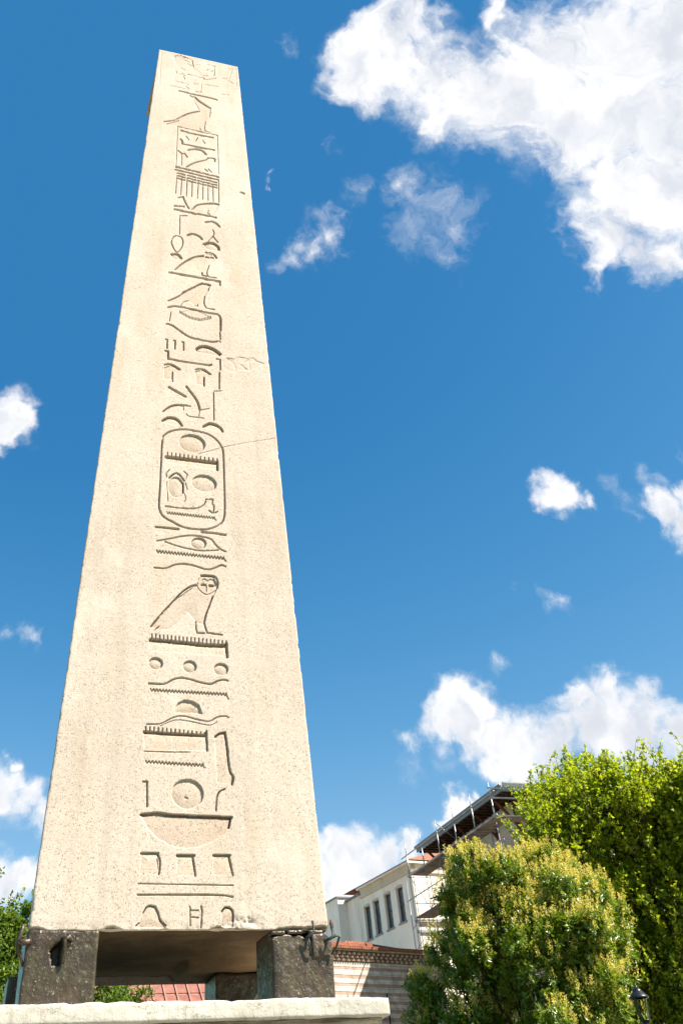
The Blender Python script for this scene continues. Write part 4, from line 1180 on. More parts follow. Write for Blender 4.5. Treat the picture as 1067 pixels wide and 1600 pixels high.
    base = len(V)
    step = 1
    rows = np.unique(np.r_[np.arange(0, R, step), R - 1])
    K = 10
    # ring per row: left arris -> back left -> back right -> right arris
    ring = []
    for s in range(1, 3 * K):
        a, b = divmod(s, K)
        f = b / K
        zz = zr[rows]
        w = Wz[rows]
        ins = (WB - w) / 2
        skew = w * (.068 + .070 * zz / HS)          # the left side is not square to the front
        if a == 0:
            px, py = -w / 2 + skew * f, ins + w * f
        elif a == 1:
            px, py = -w / 2 + skew + (w - skew) * f, ins + w
        else:
            px, py = w / 2, ins + w * (1 - f)
        q = np.c_[px, py, zz + BZ]
        nn = fnoise(q * 2.2, 81, 3) * .012
        if a == 1:
            q[:, 1] += nn
        else:
            q[:, 0] += nn
        ring.append(q)
    M = len(rows)
    rv = np.concatenate(ring)
    body_v.append(rv)
    Lrow = rows * NC
    Rrow = rows * NC + NC - 1
    cols = [Lrow] + [base + k * M + np.arange(M) for k in range(3 * K - 1)] + [Rrow]
    for k in range(len(cols) - 1):
        a, b = cols[k], cols[k + 1]
        body_f.append(np.c_[b[:-1], a[:-1], a[1:], b[1:]])
    me = bpy.data.meshes.new('shaft')
    Vall = np.concatenate(body_v)
    Fall = np.concatenate(body_f)
    used = np.zeros(len(Vall), bool)
    used[Fall.ravel()] = True
    remap = np.cumsum(used) - 1
    shaft = link('shaft', arrays_mesh('shaft', Vall[used], remap[Fall]), GRANITE, th)
    for gi, (name, shapes_) in enumerate(GLYPHS):
        sel = F[fg == gi]
        if not len(sel):
            continue
        u, inv = np.unique(sel.ravel(), return_inverse=True)
        gl = link(name, arrays_mesh(name, V[u], inv.reshape(-1, 4)), ROUGHCUT_SHADED if name.startswith('lordship') else CARVED if any(s[0] == 'A' for s in shapes_) and name not in FAINT else GRANITE, shaft)
        if name in FAINT:
            gl['kind'] = 'stuff'                            # a scatter of worn scratches
    # pyramid tip
    iz = (WB - WT) / 2
    h = WT / 2 - .03
    m = MB()
    m.add([(-h, iz + .05, BZ + HS - .01), (h, iz + .05, BZ + HS - .01), (h, iz + WT - .03, BZ + HS - .01), (-h, iz + WT - .03, BZ + HS - .01), (0, WB / 2, BZ + HS + 1.75)],
          [(0, 1, 4), (1, 2, 4), (2, 3, 4), (3, 0, 4), (3, 2, 1, 0)])
    m.build('pyramid_tip', GRANITE, th)
    # broken underside
    n = 90
    gx, gy = np.meshgrid(np.linspace(-1.33, 1.515, n), np.linspace(.012, WB - .02, n), indexing='ij')
    p = np.c_[gx.ravel(), gy.ravel(), np.zeros(n * n)]
    lip = .17 + .05 * fnoise(np.c_[gx.ravel() * 1.3, np.zeros(n * n), np.zeros(n * n)], 91, 3)
    z = BZ + .012 + fnoise(p * 1.1, 93, 4) * .03 + fnoise(p * 7, 95, 3) * .008
    z += np.clip((gy.ravel()) / lip, 0, 1) * .02 + np.clip((gy.ravel() - lip) / .03, 0, 1) * .05
    back = np.clip((gx.ravel() - .45) / .05, 0, 1) * np.clip((gy.ravel() - 1.95 - .25 * (.9 - gx.ravel())) / .04, 0, 1)
    z -= back * .06
    z = np.maximum(z, BZ + .004)
    ii, jj = np.meshgrid(np.arange(n - 1), np.arange(n - 1), indexing='ij')
    q = (ii * n + jj).ravel()
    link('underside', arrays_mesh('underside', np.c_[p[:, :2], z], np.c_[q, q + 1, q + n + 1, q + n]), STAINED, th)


build_obelisk()

# ------------------------------------------------------------------ bronze cubes under the four corners
PT = 2.88                                                      # top of the pedestal


def broken_top(v):
    m = v[:, 2] > 3.30
    cut = 3.385 + .05 * fnoise(np.c_[v[:, 0] * 6, np.zeros(len(v)), np.zeros(len(v))], 77, 4)
    front = np.clip(1 - (v[:, 1] - .01) / .22, 0, 1)
    v[m, 2] = np.minimum(v[m, 2], (cut * front + 3.46 * (1 - front))[m])
    return v


def slot_cut(v):
    x, z = v[:, 0], v[:, 2]
    f = (v[:, 1] < .05) & (z < 3.40 - .75 * np.abs(x + 1.178)) & (x > -1.29 + .35 * (3.31 - z)) & (x > -1.29 - 1.3 * (3.31 - z) * 0) & (x < -1.178) & (z > 3.195)
    v[f, 1] += .16
    return v


def cube(label, x0, x1, y0, y1, seed, extra=None):
    th = thing('bronze_cube', label, 'support block', ((x0 + x1) / 2, (y0 + y1) / 2, PT), 'bronze cubes under the obelisk corners')
    me = rough_box(x0, x1, y0, y1, PT - .004, BZ + .012, .016, .009, 5, seed, .022, extra)
    link('block', me, BRONZE, th)
    return th


cl = cube('bronze cube under the front left corner, with a triangular slot and a side lug', -1.525, -.84, .006, .63, 3, slot_cut)
cr = cube('bronze cube under the front right corner, with broken top and bent iron rods', .915, 1.555, .006, .63, 8, broken_top)
cube('bronze cube under the back left corner of the obelisk', -1.525, -.87, WB - .64, WB - .02, 13)
cube('shaded bronze cube under the back right corner, behind the broken one', .90, 1.54, WB - .64, WB - .02, 17)
# hooked lip of the slot and the pierced lug on the left cube
MB().tube([(-1.165, -.02, 3.20), (-1.16, -.035, 3.30), (-1.165, -.04, 3.38), (-1.13, -.03, 3.40), (-1.09, -.005, 3.375)], [.014, .018, .02, .022, .014], 8).build('slot_lip', BRONZE, cl, True)
MB().tube([(-1.525, .05, 3.20), (-1.555, .03, 3.26), (-1.60, .02, 3.33), (-1.605, .01, 3.39), (-1.58, .0, 3.45), (-1.57, .0, 3.50)], [.012, .016, .02, .022, .022, .018], 10).build('lug', BRONZE, cl, True)
MB().tube([(-1.60, .01, 3.37), (-1.55, -.015, 3.365), (-1.48, -.008, 3.37)], [.022, .028, .022], 10).build('lug', BRONZE, cl, True)
# rods and wedges of the right cube
MB().tube([(1.347, -.03, 3.515), (1.35, -.05, 3.46), (1.345, -.06, 3.42), (1.29, -.05, 3.385), (1.235, -.02, 3.36)], [.011, .012, .013, .015, .009], 8).build('rod', GREEN_IRON, cr, True)
MB().tube([(1.285, -.05, 3.385), (1.30, -.04, 3.30), (1.305, -.012, 3.24)], [.009, .010, .009], 8).build('rod', GREEN_IRON, cr, True)
MB().tube([(1.545, -.02, 3.50), (1.555, -.05, 3.42), (1.535, -.09, 3.375), (1.45, -.04, 3.345)], [.012, .013, .014, .010], 8).build('rod', GREEN_IRON, cr, True)
MB().tube([(1.50, -.07, 3.36), (1.585, -.085, 3.39), (1.61, -.08, 3.375), (1.575, -.06, 3.30), (1.53, -.02, 3.245)], [.011, .012, .013, .011, .009], 8).build('rod', GREEN_IRON, cr, True)
MB().tube([(1.565, .0, 3.53), (1.565, .0, 3.46)], .018, 8).build('rod', RUSTSTEEL, cr, True)
for i, (x, w, z) in enumerate([(.985, .075, 3.425), (1.165, .085, 3.43), (1.39, .08, 3.428)]):
    link('wedge', rough_box(x - w, x + w, .002, .20, z - .014, z + .022, .02, .006, 14, 60 + i, .01), BRONZE, cr)
link('patch_plate', rough_box(1.335, 1.47, -.008, .05, 3.225, 3.42, .02, .006, 14, 71, .012), BRONZE, cr)

# ------------------------------------------------------------------ marble pedestal
pd = thing('pedestal', 'pale weathered marble pedestal slab carrying the obelisk', 'pedestal', (0, WB / 2, 0))


def slab_edge(v):
    front = v[:, 1] < -.25
    w = np.c_[v[:, 0] * 1.7, np.zeros(len(v)), np.zeros(len(v))]
    top = v[:, 2] > PT - .08
    c = np.maximum(fnoise(w, 101, 4), -.05) * .03 + np.maximum(fnoise(w * 5, 105, 3) - .25, 0) * .04
    v[front & top, 2] -= c[front & top]
    return v


link('top_slab', rough_box(-1.945, 1.945, -.41, WB + .41, 2.735, PT, .024, .009, 6, 23, .014, slab_edge), MARBLE, pd)
for i, (e, z0, z1) in enumerate([(.35, 2.69, 2.75), (.31, 2.61, 2.70), (.25, 2.36, 2.62)]):
    link('moulding', rough_box(-1.53 - e, 1.53 + e, -e, WB + e, z0, z1, .04, .014, 6, 31 + i, .03), OLDMARBLE, pd)
link('die', rough_box(-1.66, 1.66, -.13, WB + .13, .55, 2.38, .08, .012, 3, 37, .03), OLDMARBLE, pd)
link('plinth', rough_box(-2.0, 2.0, -.47, WB + .47, .0, .56, .08, .012, 3, 39, .03), MARBLE, pd)

# ================================================================== buildings behind
V3 = Vector
UP = V3((0, 0, 1))


def part_box(name, mat, parent, o, a, b, s0, s1, d0, d1, z0, z1):
    """box in a facade frame: s along a, d along b"""
    c = o + a * ((s0 + s1) / 2) + b * ((d0 + d1) / 2)
    return MB().frame((c.x, c.y, (z0 + z1) / 2), a * ((s1 - s0) / 2), b * ((d1 - d0) / 2), (0, 0, (z1 - z0) / 2)).build(name, mat, parent)


# ---- striped brick and stone hall
A = V3((.96, .28, 0)).normalized()
N = V3((.28, -.96, 0)).normalized()                      # outward, towards the square
O = V3((17.6, 44.85, 0))
hall = thing('striped_hall', 'low hall striped in pale stone and rose brick under a tiled eave', 'building', O)
EV = 10.32
bot = EV - .52
z = bot
i = 0
S0, S1 = -9.0, 7.2
part_box('core_wall', STONEBAND, hall, O, A, N, S0, S1, -5, -.06, 0, EV + .05)
while z > .3:
    h = .20 if i % 2 == 0 else .135
    if i % 2 == 0:
        part_box('stone_course', STONEBAND, hall, O, A, N, S0, S1, -.2, 0, z - h, z)
    else:
        part_box('brick_course', BRICKBAND, hall, O, A, N, S0 + .003, S1 - .003, -.2, -.012, z - h + .001, z - .001)
    z -= h
    i += 1
# sawtooth cornice, two rows of angled bricks under a pale fillet
cm, cp = MB(), MB()
k = 0
s = S0
while s < 6.1:
    for row in range(3):
        c = O + A * (s + (.055 if row % 2 else 0)) + N * (.03 + .05 * row)
        t = (A + N).normalized() * .062
        u = (A - N).normalized() * .062
        (cp if (k + row) % 2 else cm).frame((c.x, c.y, bot + .08 + row * .125), t, u, (0, 0, .052))
    k += 1
    s += .165
tag(cm.build('sawtooth_bricks', SAWBRICK, hall), kind='stuff')
tag(cp.build('sawtooth_bricks', PALEBRICK, hall), kind='stuff')
part_box('fillet', PALEBRICK, hall, O, A, N, S0, 6.15, -.3, .22, EV - .10, EV - .03)
part_box('cornice_bed', SAWBRICK, hall, O, A, N, S0, 6.15, -.3, .012, bot - .002, EV - .101)
# barrel tiles along the eave and the low hipped roof behind
tm = MB()
s = S0
while s < 6.2:
    p0 = O + A * s + N * .36
    p1 = O + A * s - N * 1.9
    tm.tube([(p0.x, p0.y, EV + .035), (p1.x, p1.y, EV + .36)], [.075, .07], 8)
    s += .155
tag(tm.build('eave_tiles', TILE, hall), kind='stuff')


def P3(s, d, z):
    q = O + A * s + N * d
    return (q.x, q.y, z)


MB().add([P3(S0, .33, EV - .01), P3(6.2, .33, EV - .01), P3(6.2, -4.8, EV + .3), P3(4.2, -2.4, EV + .42), P3(2.7, -1.5, EV + .62), P3(1.2, -2.4, EV + .34), P3(S0, -2.4, EV + .34),
          P3(S0, -4.8, EV + .2)],
         [(0, 1, 3, 4, 5, 6), (1, 2, 3), (6, 5, 4, 3, 2, 7), (0, 6, 7)]).build('roof', OLDTILE, hall)
hip = MB()
for k in range(9):
    f = k / 8
    hip.tube([P3(1.5 + f * 2.2, -1.2, EV + .26), P3(1.9 + f * 1.6, -1.65, EV + .60)], .085, 8)
tag(hip.build('hip_tiles', TILE, hall), kind='stuff')
dw = part_box('window', DARK, hall, O, A, N, 5.25, 5.95, -.3, .012, bot - 3.4, bot - 1.35)
part_box('frame', FRAMEWOOD, dw, O, A, N, 5.19, 5.25, -.1, .05, bot - 3.4, bot - 1.30)
MB().tube([P3(3.05, .06, bot - 1.25), P3(3.05, .06, .2)], .035, 8).build('rain_pipe', DARK, hall)

# ---- white plastered house with tall windows
K = V3((24.8, 49.7, 0))
a = V3((-.128, .992, 0)).normalized()
b = V3((.992, .128, 0)).normalized()
nf = -b                                                    # outward normal of the window front
wh = thing('white_house', 'white plastered house with four tall brown windows, left of the scaffolding', 'building', K)
EZ = 15.37
wins = [(1.36, 12.60, 14.36), (2.98, 12.56, 14.34), (4.58, 12.55, 14.30), (5.88, 12.50, 14.24)]
WW = .86


def wall_with_holes(name, mat, parent, o, along, out, s0, s1, z0, z1, holes, thick=.3):
    """a wall with real openings: vertical strips between the holes, spandrels above and below"""
    m = MB()

    def put(sa, sb, za, zb):
        if sb - sa < 1e-4 or zb - za < 1e-4:
            return
        c = o + along * ((sa + sb) / 2) - out * (thick / 2)
        m.frame((c.x, c.y, (za + zb) / 2), along * ((sb - sa) / 2), out * (thick / 2), (0, 0, (zb - za) / 2))
    cur = s0
    for (h0, h1, b0, t0) in holes:
        put(cur, h0, z0, z1)
        put(h0, h1, z0, b0)
        put(h0, h1, t0, z1)
        cur = h1
    put(cur, s1, z0, z1)
    return m.build(name, mat, parent)


wall_with_holes('window_wall', WHITE, wh, K, a, nf, 0, 7.0, 0, EZ - .62, [(w, w + WW, zb, zt) for w, zb, zt in wins])
for j, (w, zb, zt) in enumerate(wins):
    w1 = w + WW
    fr = MB()
    for (sa, sb, za, zz) in ((w, w + .07, zb, zt), (w1 - .07, w1, zb, zt), (w + .07, w1 - .07, zt - .10, zt), (w + .07, w1 - .07, zb, zb + .08), (w + .07, w1 - .07, zb + .86, zb + .96)):
        c = K + a * ((sa + sb) / 2) - nf * .20
        fr.frame((c.x, c.y, (za + zz) / 2), a * ((sb - sa) / 2), nf * .035, (0, 0, (zz - za) / 2))
    wf = fr.build('window', FRAMEWOOD, wh)
    for (za, zz) in ((zb + .08, zb + .86), (zb + .96, zt - .10)):
        part_box('pane', GLASS, wf, K, a, nf, w + .068, w1 - .068, -.225, -.205, za - .004, zz + .004)
        part_box('glazing_bar', FRAMEWOOD, wf, K, a, nf, w + .07, w1 - .07, -.204, -.185, (za + zz) / 2 - .02, (za + zz) / 2 + .02)
    part_box('sill', GREYTRIM, wh, K, a, nf, w - .08, w1 + .08, -.16, .07, zb - .09, zb)
    # shallow arched head of brick
    arc = MB()
    for q in range(7):
        th_ = math.pi * (q + .5) / 7
        c = K + a * ((w + w1) / 2 - math.cos(th_) * WW * .5) + nf * .006
        arc.frame((c.x, c.y, zt + math.sin(th_) * .09 - .03), a * .062, nf * .012, (0, 0, .055))
    arc.build('arched_head', CREAM, wh)
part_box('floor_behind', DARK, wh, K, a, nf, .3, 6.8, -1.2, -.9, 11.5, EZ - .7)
part_box('cornice', CREAM, wh, K, a, nf, -.10, 7.0, -.3, .10, EZ - .62, EZ - .44)
part_box('frieze', CREAM, wh, K, a, nf, -.04, 6.98, -.3, .035, EZ - .44, EZ - .16)
part_box('eave', WHITE, wh, K, a, nf, -.28, 7.05, -.3, .30, EZ - .16, EZ - .07)
part_box('gutter', GREYTRIM, wh, K, a, nf, -.30, 7.08, .22, .34, EZ - .07, EZ - .01)
# sunny end wall, its cornice and string course
part_box('end_wall', WHITE, wh, K, b, -a, .3, 9.0, -.3, 0, 0, EZ - .62)
part_box('cornice', CREAM, wh, K, b, -a, -.10, 9.0, -.3, .10, EZ - .621, EZ - .441)
part_box('frieze', WHITE, wh, K, b, -a, -.04, 9.0, -.3, .035, EZ - .442, EZ - .161)
part_box('eave', WHITE, wh, K, b, -a, -.28, 9.0, -.3, .26, EZ - .162, EZ - .055)
part_box('string_course', GREYTRIM, wh, K, b, -a, -.12, 9.0, -.2, .16, 12.28, 12.42)
part_box('string_course', GREYTRIM, wh, K, b, -a, -.08, 9.0, -.2, .10, 11.78, 11.90)


def KP(s, d, z):
    q = K + a * s + b * d
    return (q.x, q.y, z)


MB().add([KP(-.3, -.32, EZ), KP(-.3, 9, EZ), KP(9, 9, EZ), KP(9, -.32, EZ), KP(3.5, 4.4, EZ + 1.5), KP(6, 4.4, EZ + 1.5)],
         [(0, 1, 4), (1, 2, 5, 4), (2, 3, 5), (3, 0, 4, 5), (3, 2, 1, 0)]).build('roof', TILE, wh)
MB().tube([KP(7.35, -.04, EZ - .3), KP(7.35, -.04, 9)], .03, 8).build('rain_pipe', WHITE, wh)
# recessed link and the farther block that steps forward
part_box('link_wall', WHITE, wh, K, a, nf, 7.0, 9.3, -.5, -.10, 0, EZ - .35)
part_box('link_roof', GUTTER, wh, K, a, nf, 7.08, 9.3, -.5, .10, EZ - .35, EZ - .27)
part_box('far_wall', WHITE, wh, K, a, nf, 9.3, 16.0, -3, .62, 0, EZ - .12)
part_box('far_roof', GUTTER, wh, K, a, nf, 9.22, 16.0, -3, .74, EZ - .12, EZ - .05)
fw = part_box('window', DARK, wh, K, a, nf, 12.2, 13.1, .3, .63, 11.4, 13.2)
part_box('frame', FRAMEWOOD, fw, K, a, nf, 12.12, 12.2, .3, .66, 11.4, 13.2)

# ---- house under repair
hs = thing('house_under_repair', 'brown eaved house under repair wrapped in scaffolding, behind the trees', 'building', (28, 40, 0))
RX, RY0, RY1, RZ = 23.72, 34.48, 46.04, 15.18
HX = RX + 1.35
HX1 = 37.0
MB().box(HX, HX1, RY0 + 1.3, RY1 - .6, 0, RZ - .25).build('wall', WRAP, hs)
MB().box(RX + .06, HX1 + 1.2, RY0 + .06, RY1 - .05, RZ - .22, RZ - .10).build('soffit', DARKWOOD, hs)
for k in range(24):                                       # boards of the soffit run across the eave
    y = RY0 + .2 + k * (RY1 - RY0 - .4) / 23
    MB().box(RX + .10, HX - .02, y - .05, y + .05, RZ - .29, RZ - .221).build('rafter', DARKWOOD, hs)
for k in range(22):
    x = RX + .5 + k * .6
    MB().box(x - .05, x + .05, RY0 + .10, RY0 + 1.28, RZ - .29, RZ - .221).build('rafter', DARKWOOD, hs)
MB().box(RX - .02, RX + .06, RY0 - .02, RY1, RZ - .24, RZ - .04).build('fascia', GUTTER, hs)
MB().box(RX + .061, HX1 + 1.2, RY0 - .02, RY0 + .06, RZ - .24, RZ - .05).build('fascia', GUTTER, hs)
MB().tube([(RX - .08, RY0 - .1, RZ - .0), (RX - .08, RY1, RZ - .0)], .075, 10).build('gutter', GUTTER, hs, True)
MB().tube([(RX + .15, RY0 - .05, RZ + .06), (HX1 + 1.2, RY0 - .05, RZ + .06)], .13, 12).build('rolled_sheet', TARP, hs, True)
MB().add([(RX, RY0, RZ - .04), (HX1 + 1.2, RY0, RZ - .04), (HX1 + 1.2, RY1, RZ - .04), (RX, RY1, RZ - .04), (RX + 5, RY0 + 5, RZ + 1.1), (HX1 - 4, RY0 + 5, RZ + 1.1)],
         [(0, 1, 5, 4), (1, 2, 5), (2, 3, 4, 5), (3, 0, 4), (3, 2, 1, 0)]).build('roof', OLDTILE, hs)
for y in (35.9, 38.3, 40.6, 42.9, 45.2):                  # timber brackets under the eave
    MB().tube([(HX - .02, y, RZ - 1.35), (HX - .55, y, RZ - .75), (RX + .25, y, RZ - .30)], .07, 6).build('bracket', REDWOOD, hs)
    MB().box(HX - .06, HX + .01, y - .09, y + .09, 8, RZ - .26).build('post', REDWOOD, hs)
for x in (25.15, 28.0, 30.9):
    MB().box(x - .10, x + .10, RY0 + 1.22, RY0 + 1.29, 8, RZ - .26).build('post', REDWOOD, hs)
for k, (y0, y1) in enumerate([(36.6, 37.5), (39.0, 39.9), (41.3, 42.2)]):
    w = MB().box(HX - .03, HX + .02, y0, y1, 11.4, 13.0).build('window', DARK, hs)
    MB().box(HX - .05, HX - .031, y0 - .08, y0, 11.35, 13.05).build('frame', REDWOOD, w)

# ---- scaffolding
sc = thing('scaffolding', 'galvanised tube scaffolding along the brown eaved house', 'scaffolding', (22.9, 40, 0))
SX, DZ = 22.85, 13.74
ys = [34.15 + 2.31 * k for k in range(6)]
tube_me = {}


def pole(name, p, q, r=.026, mat=None):
    return MB().tube([p, q], r, 8).build(name, mat or STEEL, sc, True)


for k, y in enumerate(ys):
    pole('standard', (SX, y, 0), (SX, y, 13.6), .02)
    pole('standard', (SX, y, 13.6), (SX, y, 14.55 + (.25 if k % 2 else 0)), .038)
    pole('standard', (SX, y, 14.5), (SX, y, 15.30 + .05 * (k % 3)), .02)
    pole('standard', (SX + 1.15, y, 0), (SX + 1.15, y, 13.2 if y < 44.6 else 13.9), .016)
    for zz in (DZ - .08, DZ - 2.08, DZ - 4.08, DZ - 6.08):
        pole('ledger', (SX - .08, y, zz), (SX + 1.25, y, zz), .016)
for zz in (DZ + .95, DZ - 1.1):
    pole('guard_rail', (SX - .035, ys[0] - .5, zz), (SX - .035, ys[-1] + .7, zz), .032)
pole('guard_rail', (SX - .035, ys[0] - .3, DZ - .02), (SX - .035, ys[-1] + .2, DZ - .02), .045)
for zz in (DZ, DZ - 2.0):
    for q in range(4):
        x0 = SX + .03 + q * .285
        for k in range(5):
            MB().box(x0, x0 + .268, ys[k] + .01, ys[k + 1] - .01, zz, zz + .045).build('plank', PLANK, sc)
for k in range(5):
    y0, y1 = (ys[k], ys[k + 1]) if k % 2 == 0 else (ys[k + 1], ys[k])
    pole('brace', (SX + .04, y0, DZ - 2.0), (SX + .04, y1, DZ - .1), .016)
pole('loose_tube', (SX - .02, ys[3] + .05, 15.25), (SX + 1.2, ys[3] - .2, 14.25), .022)
# front run along the gable side
FY = 33.95
for k in range(5):
    x = SX + .05 + 2.3 * k
    if k:
        pole('standard', (x, FY, 0), (x, FY, 14.1 if k < 3 else 15.0), .03)
    pole('standard', (x, FY + 1.0, 0), (x, FY + 1.0, 13.3), .026)
for zz, r in ((DZ + 1.15, .032), (DZ + .72, .036), (DZ - .05, .04), (DZ - 1.1, .028), (DZ - 2.0, .03)):
    pole('guard_rail', (SX - .25, FY - .04, zz), (SX + 10, FY - .04, zz), r)
for zz in (DZ, DZ - 2.0):
    for q in range(3):
        for k in range(4):
            MB().box(SX + 2.3 * k + .08, SX + 2.3 * k + 2.32, FY + .05 + q * .3, FY + .33 + q * .3, zz - .055, zz - .012).build('plank', PLANK, sc)
for k in range(3):
    pole('brace', (SX + 2.3 * k + .1, FY - .05, DZ - .1 - 2.0 * (k % 2)), (SX + 2.3 * k + 2.3, FY - .05, DZ - 2.1 + 2.0 * (k % 2)), .024)
# stair tower poles in front of the white end wall
for x, y in ((23.5, 46.6), (24.6, 46.6), (23.5, 47.7), (24.6, 47.7), (25.7, 46.9)):
    pole('standard', (x, y, 0), (x, y, 13.9), .024)
for zz in (12.6, 11.6, 10.6):
    pole('ledger', (23.4, 46.6, zz), (25.8, 46.6, zz), .018)
    pole('brace', (23.5, 46.58, zz - 1), (24.6, 46.58, zz), .018)
    pole('brace', (25.7, 46.85, zz - 1), (24.6, 46.58, zz), .018)
    pole('brace', (23.5, 47.7, zz - 1), (24.6, 47.7, zz), .018)

# ---- red roofed shed seen under the obelisk
sh = thing('red_shed', 'red panel roofed shed seen through the gap under the obelisk', 'building', (8, 36, 0))
MB().box(3.2, 12.5, 34.6, 40, 0, 6.3).build('wall', WRAP, sh)
sl = V3((0, .83, .56)).normalized()
nn = V3((0, -.56, .83)).normalized()
RO = V3((0, 33.2, 6.55))
MB().frame(RO + V3((7.8, 0, 0)) + sl * 2.0 - nn * .06, (5.0, 0, 0), sl * 2.0, nn * .05).build('roof', REDRIB, sh)
for k in range(20):
    x = 3.05 + k * .5
    for (u0, u1, dz_) in ((.03, 1.24, .0), (1.36, 3.9, .0)):
        c = RO + V3((x, 0, 0)) + sl * ((u0 + u1) / 2) + nn * dz_
        MB().frame(c, (.205, 0, 0), sl * ((u1 - u0) / 2), nn * .02).build('roof_panel', RED, sh)
    c = RO + V3((x + .25, 0, 0)) + sl * 1.95 + nn * .02
    MB().frame(c, (.03, 0, 0), sl * 1.97, nn * .05).build('rib', REDRIB, sh)

# ================================================================== lamp
LX, LY, LZ = 13.9, 13.13, 3.98
lp = thing('street_lamp', 'black lantern street lamp standing before the trees at lower right', 'street lamp', (LX, LY, 0))
MB().lathe((LX, LY, 0), [(.16, 0), (.16, .25), (.10, .35), (.07, .6), (.06, 2.2), (.05, 3.5), (.045, 3.72)], 14).build('post', IRON, lp, True)
MB().lathe((LX, LY, 3.72), [(.03, 0), (.06, .03), (.075, .08), (.06, .13), (.03, .16)], 14).build('knob', TARP, lp, True)
MB().lathe((LX, LY, 3.88), [(.035, 0), (.05, .03), (.10, .06), (.125, .09), (.125, .105)], 14).build('lantern_base', IRON, lp, True)
for k in range(6):
    t = 2 * math.pi * (k + .3) / 6
    MB().tube([(LX + .115 * math.cos(t), LY + .115 * math.sin(t), LZ), (LX + .19 * math.cos(t), LY + .19 * math.sin(t), LZ + .38)], .009, 6).build('bar', IRON, lp)
gm = Mat('lantern_glass', .05, .5)
gm.b.inputs['Transmission Weight'].default_value = 1
gm.b.inputs['IOR'].default_value = 1.02
MB().lathe((LX, LY, LZ + .005), [(.105, 0), (.178, .375)], 24).build('lantern_glass', gm.colour((.9, .92, .9)), lp, True)
MB().lathe((LX, LY, LZ + .38), [(.225, 0), (.24, .012), (.235, .03), (.17, .085), (.12, .13), (.105, .15), (.10, .165), (.05, .20), (.03, .215), (.022, .25), (.012, .29)], 20).build('lantern_roof', IRON, lp, True)

# ================================================================== trees
def unit(v):
    return v / np.maximum(np.linalg.norm(v, axis=-1, keepdims=True), 1e-9)


def leaf_mesh(name, base, d, side, ln, wd, rnd, fold=.25, curl=.15):
    """one folded, pointed leaf of two faces halves per entry (4 triangles)"""
    n = unit(np.cross(d, side))
    L, W = ln[:, None], wd[:, None]
    v0 = base
    vl = base + d * L * .42 + side * W * .5 + n * W * fold
    vr = base + d * L * .42 - side * W * .5 + n * W * fold
    vm = base + d * L * .5
    vt = base + d * L - n * L * curl
    v = np.stack([v0, vl, vm, vr, vt], 1).reshape(-1, 3)
    i = np.arange(len(base))[:, None] * 5
    f = np.concatenate([i + [0, 2, 1], i + [1, 2, 4], i + [0, 3, 2], i + [3, 4, 2]], 1).reshape(-1, 3)
    me = arrays_mesh(name, v, f)
    at = me.attributes.new('rnd', 'FLOAT', 'FACE')
    at.data.foreach_set('value', np.repeat(rnd, 4).astype(np.float32))
    return me


def sprig_points(lobes, n, rng, shell=.45, squash=.9, clumps=3, reach=.95):
    L = [list(l) for l in lobes]
    for l in lobes:                                        # smaller clumps break the outline of each mass
        for _ in range(clumps):
            q = unit(rng.normal(size=3) + np.array([0, 0, .1]))
            s = l[3] * rng.uniform(.35, .6)
            L.append([l[0] + q[0] * l[3] * reach, l[1] + q[1] * l[3] * reach, l[2] + q[2] * l[3] * reach, s])
    L = np.array(L)
    w = L[:, 3] ** 1.7
    i = rng.choice(len(L), n, p=w / w.sum())
    u = unit(rng.normal(size=(n, 3)))
    u[:, 2] = np.where(u[:, 2] < -.55, -u[:, 2], u[:, 2])
    r = (shell + (1 - shell) * rng.random(n) ** .55)
    lump = 1 + .4 * fnoise(np.c_[L[i, :3] * .3 + u * 2.3], 7, 3)
    p = L[i, :3] + u * (L[i, 3] * r * lump)[:, None] * np.array([1, 1, squash])
    return p, u, r


def limbs(parent, base, lobes, r0, h0, seed, mat=BARK):
    rng = random.Random(seed)
    c = V3((0, 0, 0))
    for l in lobes:
        c += V3(l[:3])
    c /= len(lobes)
    b = V3(base)
    fork = V3((b.x + (c.x - b.x) * .25, b.y + (c.y - b.y) * .25, h0))
    MB().tube([b, b + V3((.05, -.04, h0 * .4)), fork], [r0 * 1.35, r0, r0 * .8], 12).build('trunk', mat, parent, True)
    m = MB()
    for l in lobes:
        t = V3(l[:3])
        d = t - fork
        mid = fork + d * .5 + V3((rng.uniform(-.3, .3), rng.uniform(-.3, .3), rng.uniform(0, .5)))
        rr = r0 * .42 * min(1.2, l[3])
        m.tube([fork, fork + d * .25 + V3((0, 0, .2)), mid, t], [rr, rr * .8, rr * .55, rr * .28], 7)
        for q in range(7):
            u = V3((rng.gauss(0, 1), rng.gauss(0, 1), rng.gauss(.4, .8))).normalized() * l[3] * rng.uniform(.6, 1.0)
            m.tube([mid.lerp(t, rng.uniform(.4, 1)), t + u * .5, t + u], [rr * .26, rr * .16, .008], 5)
    tag(m.build('limbs', mat, parent, True))


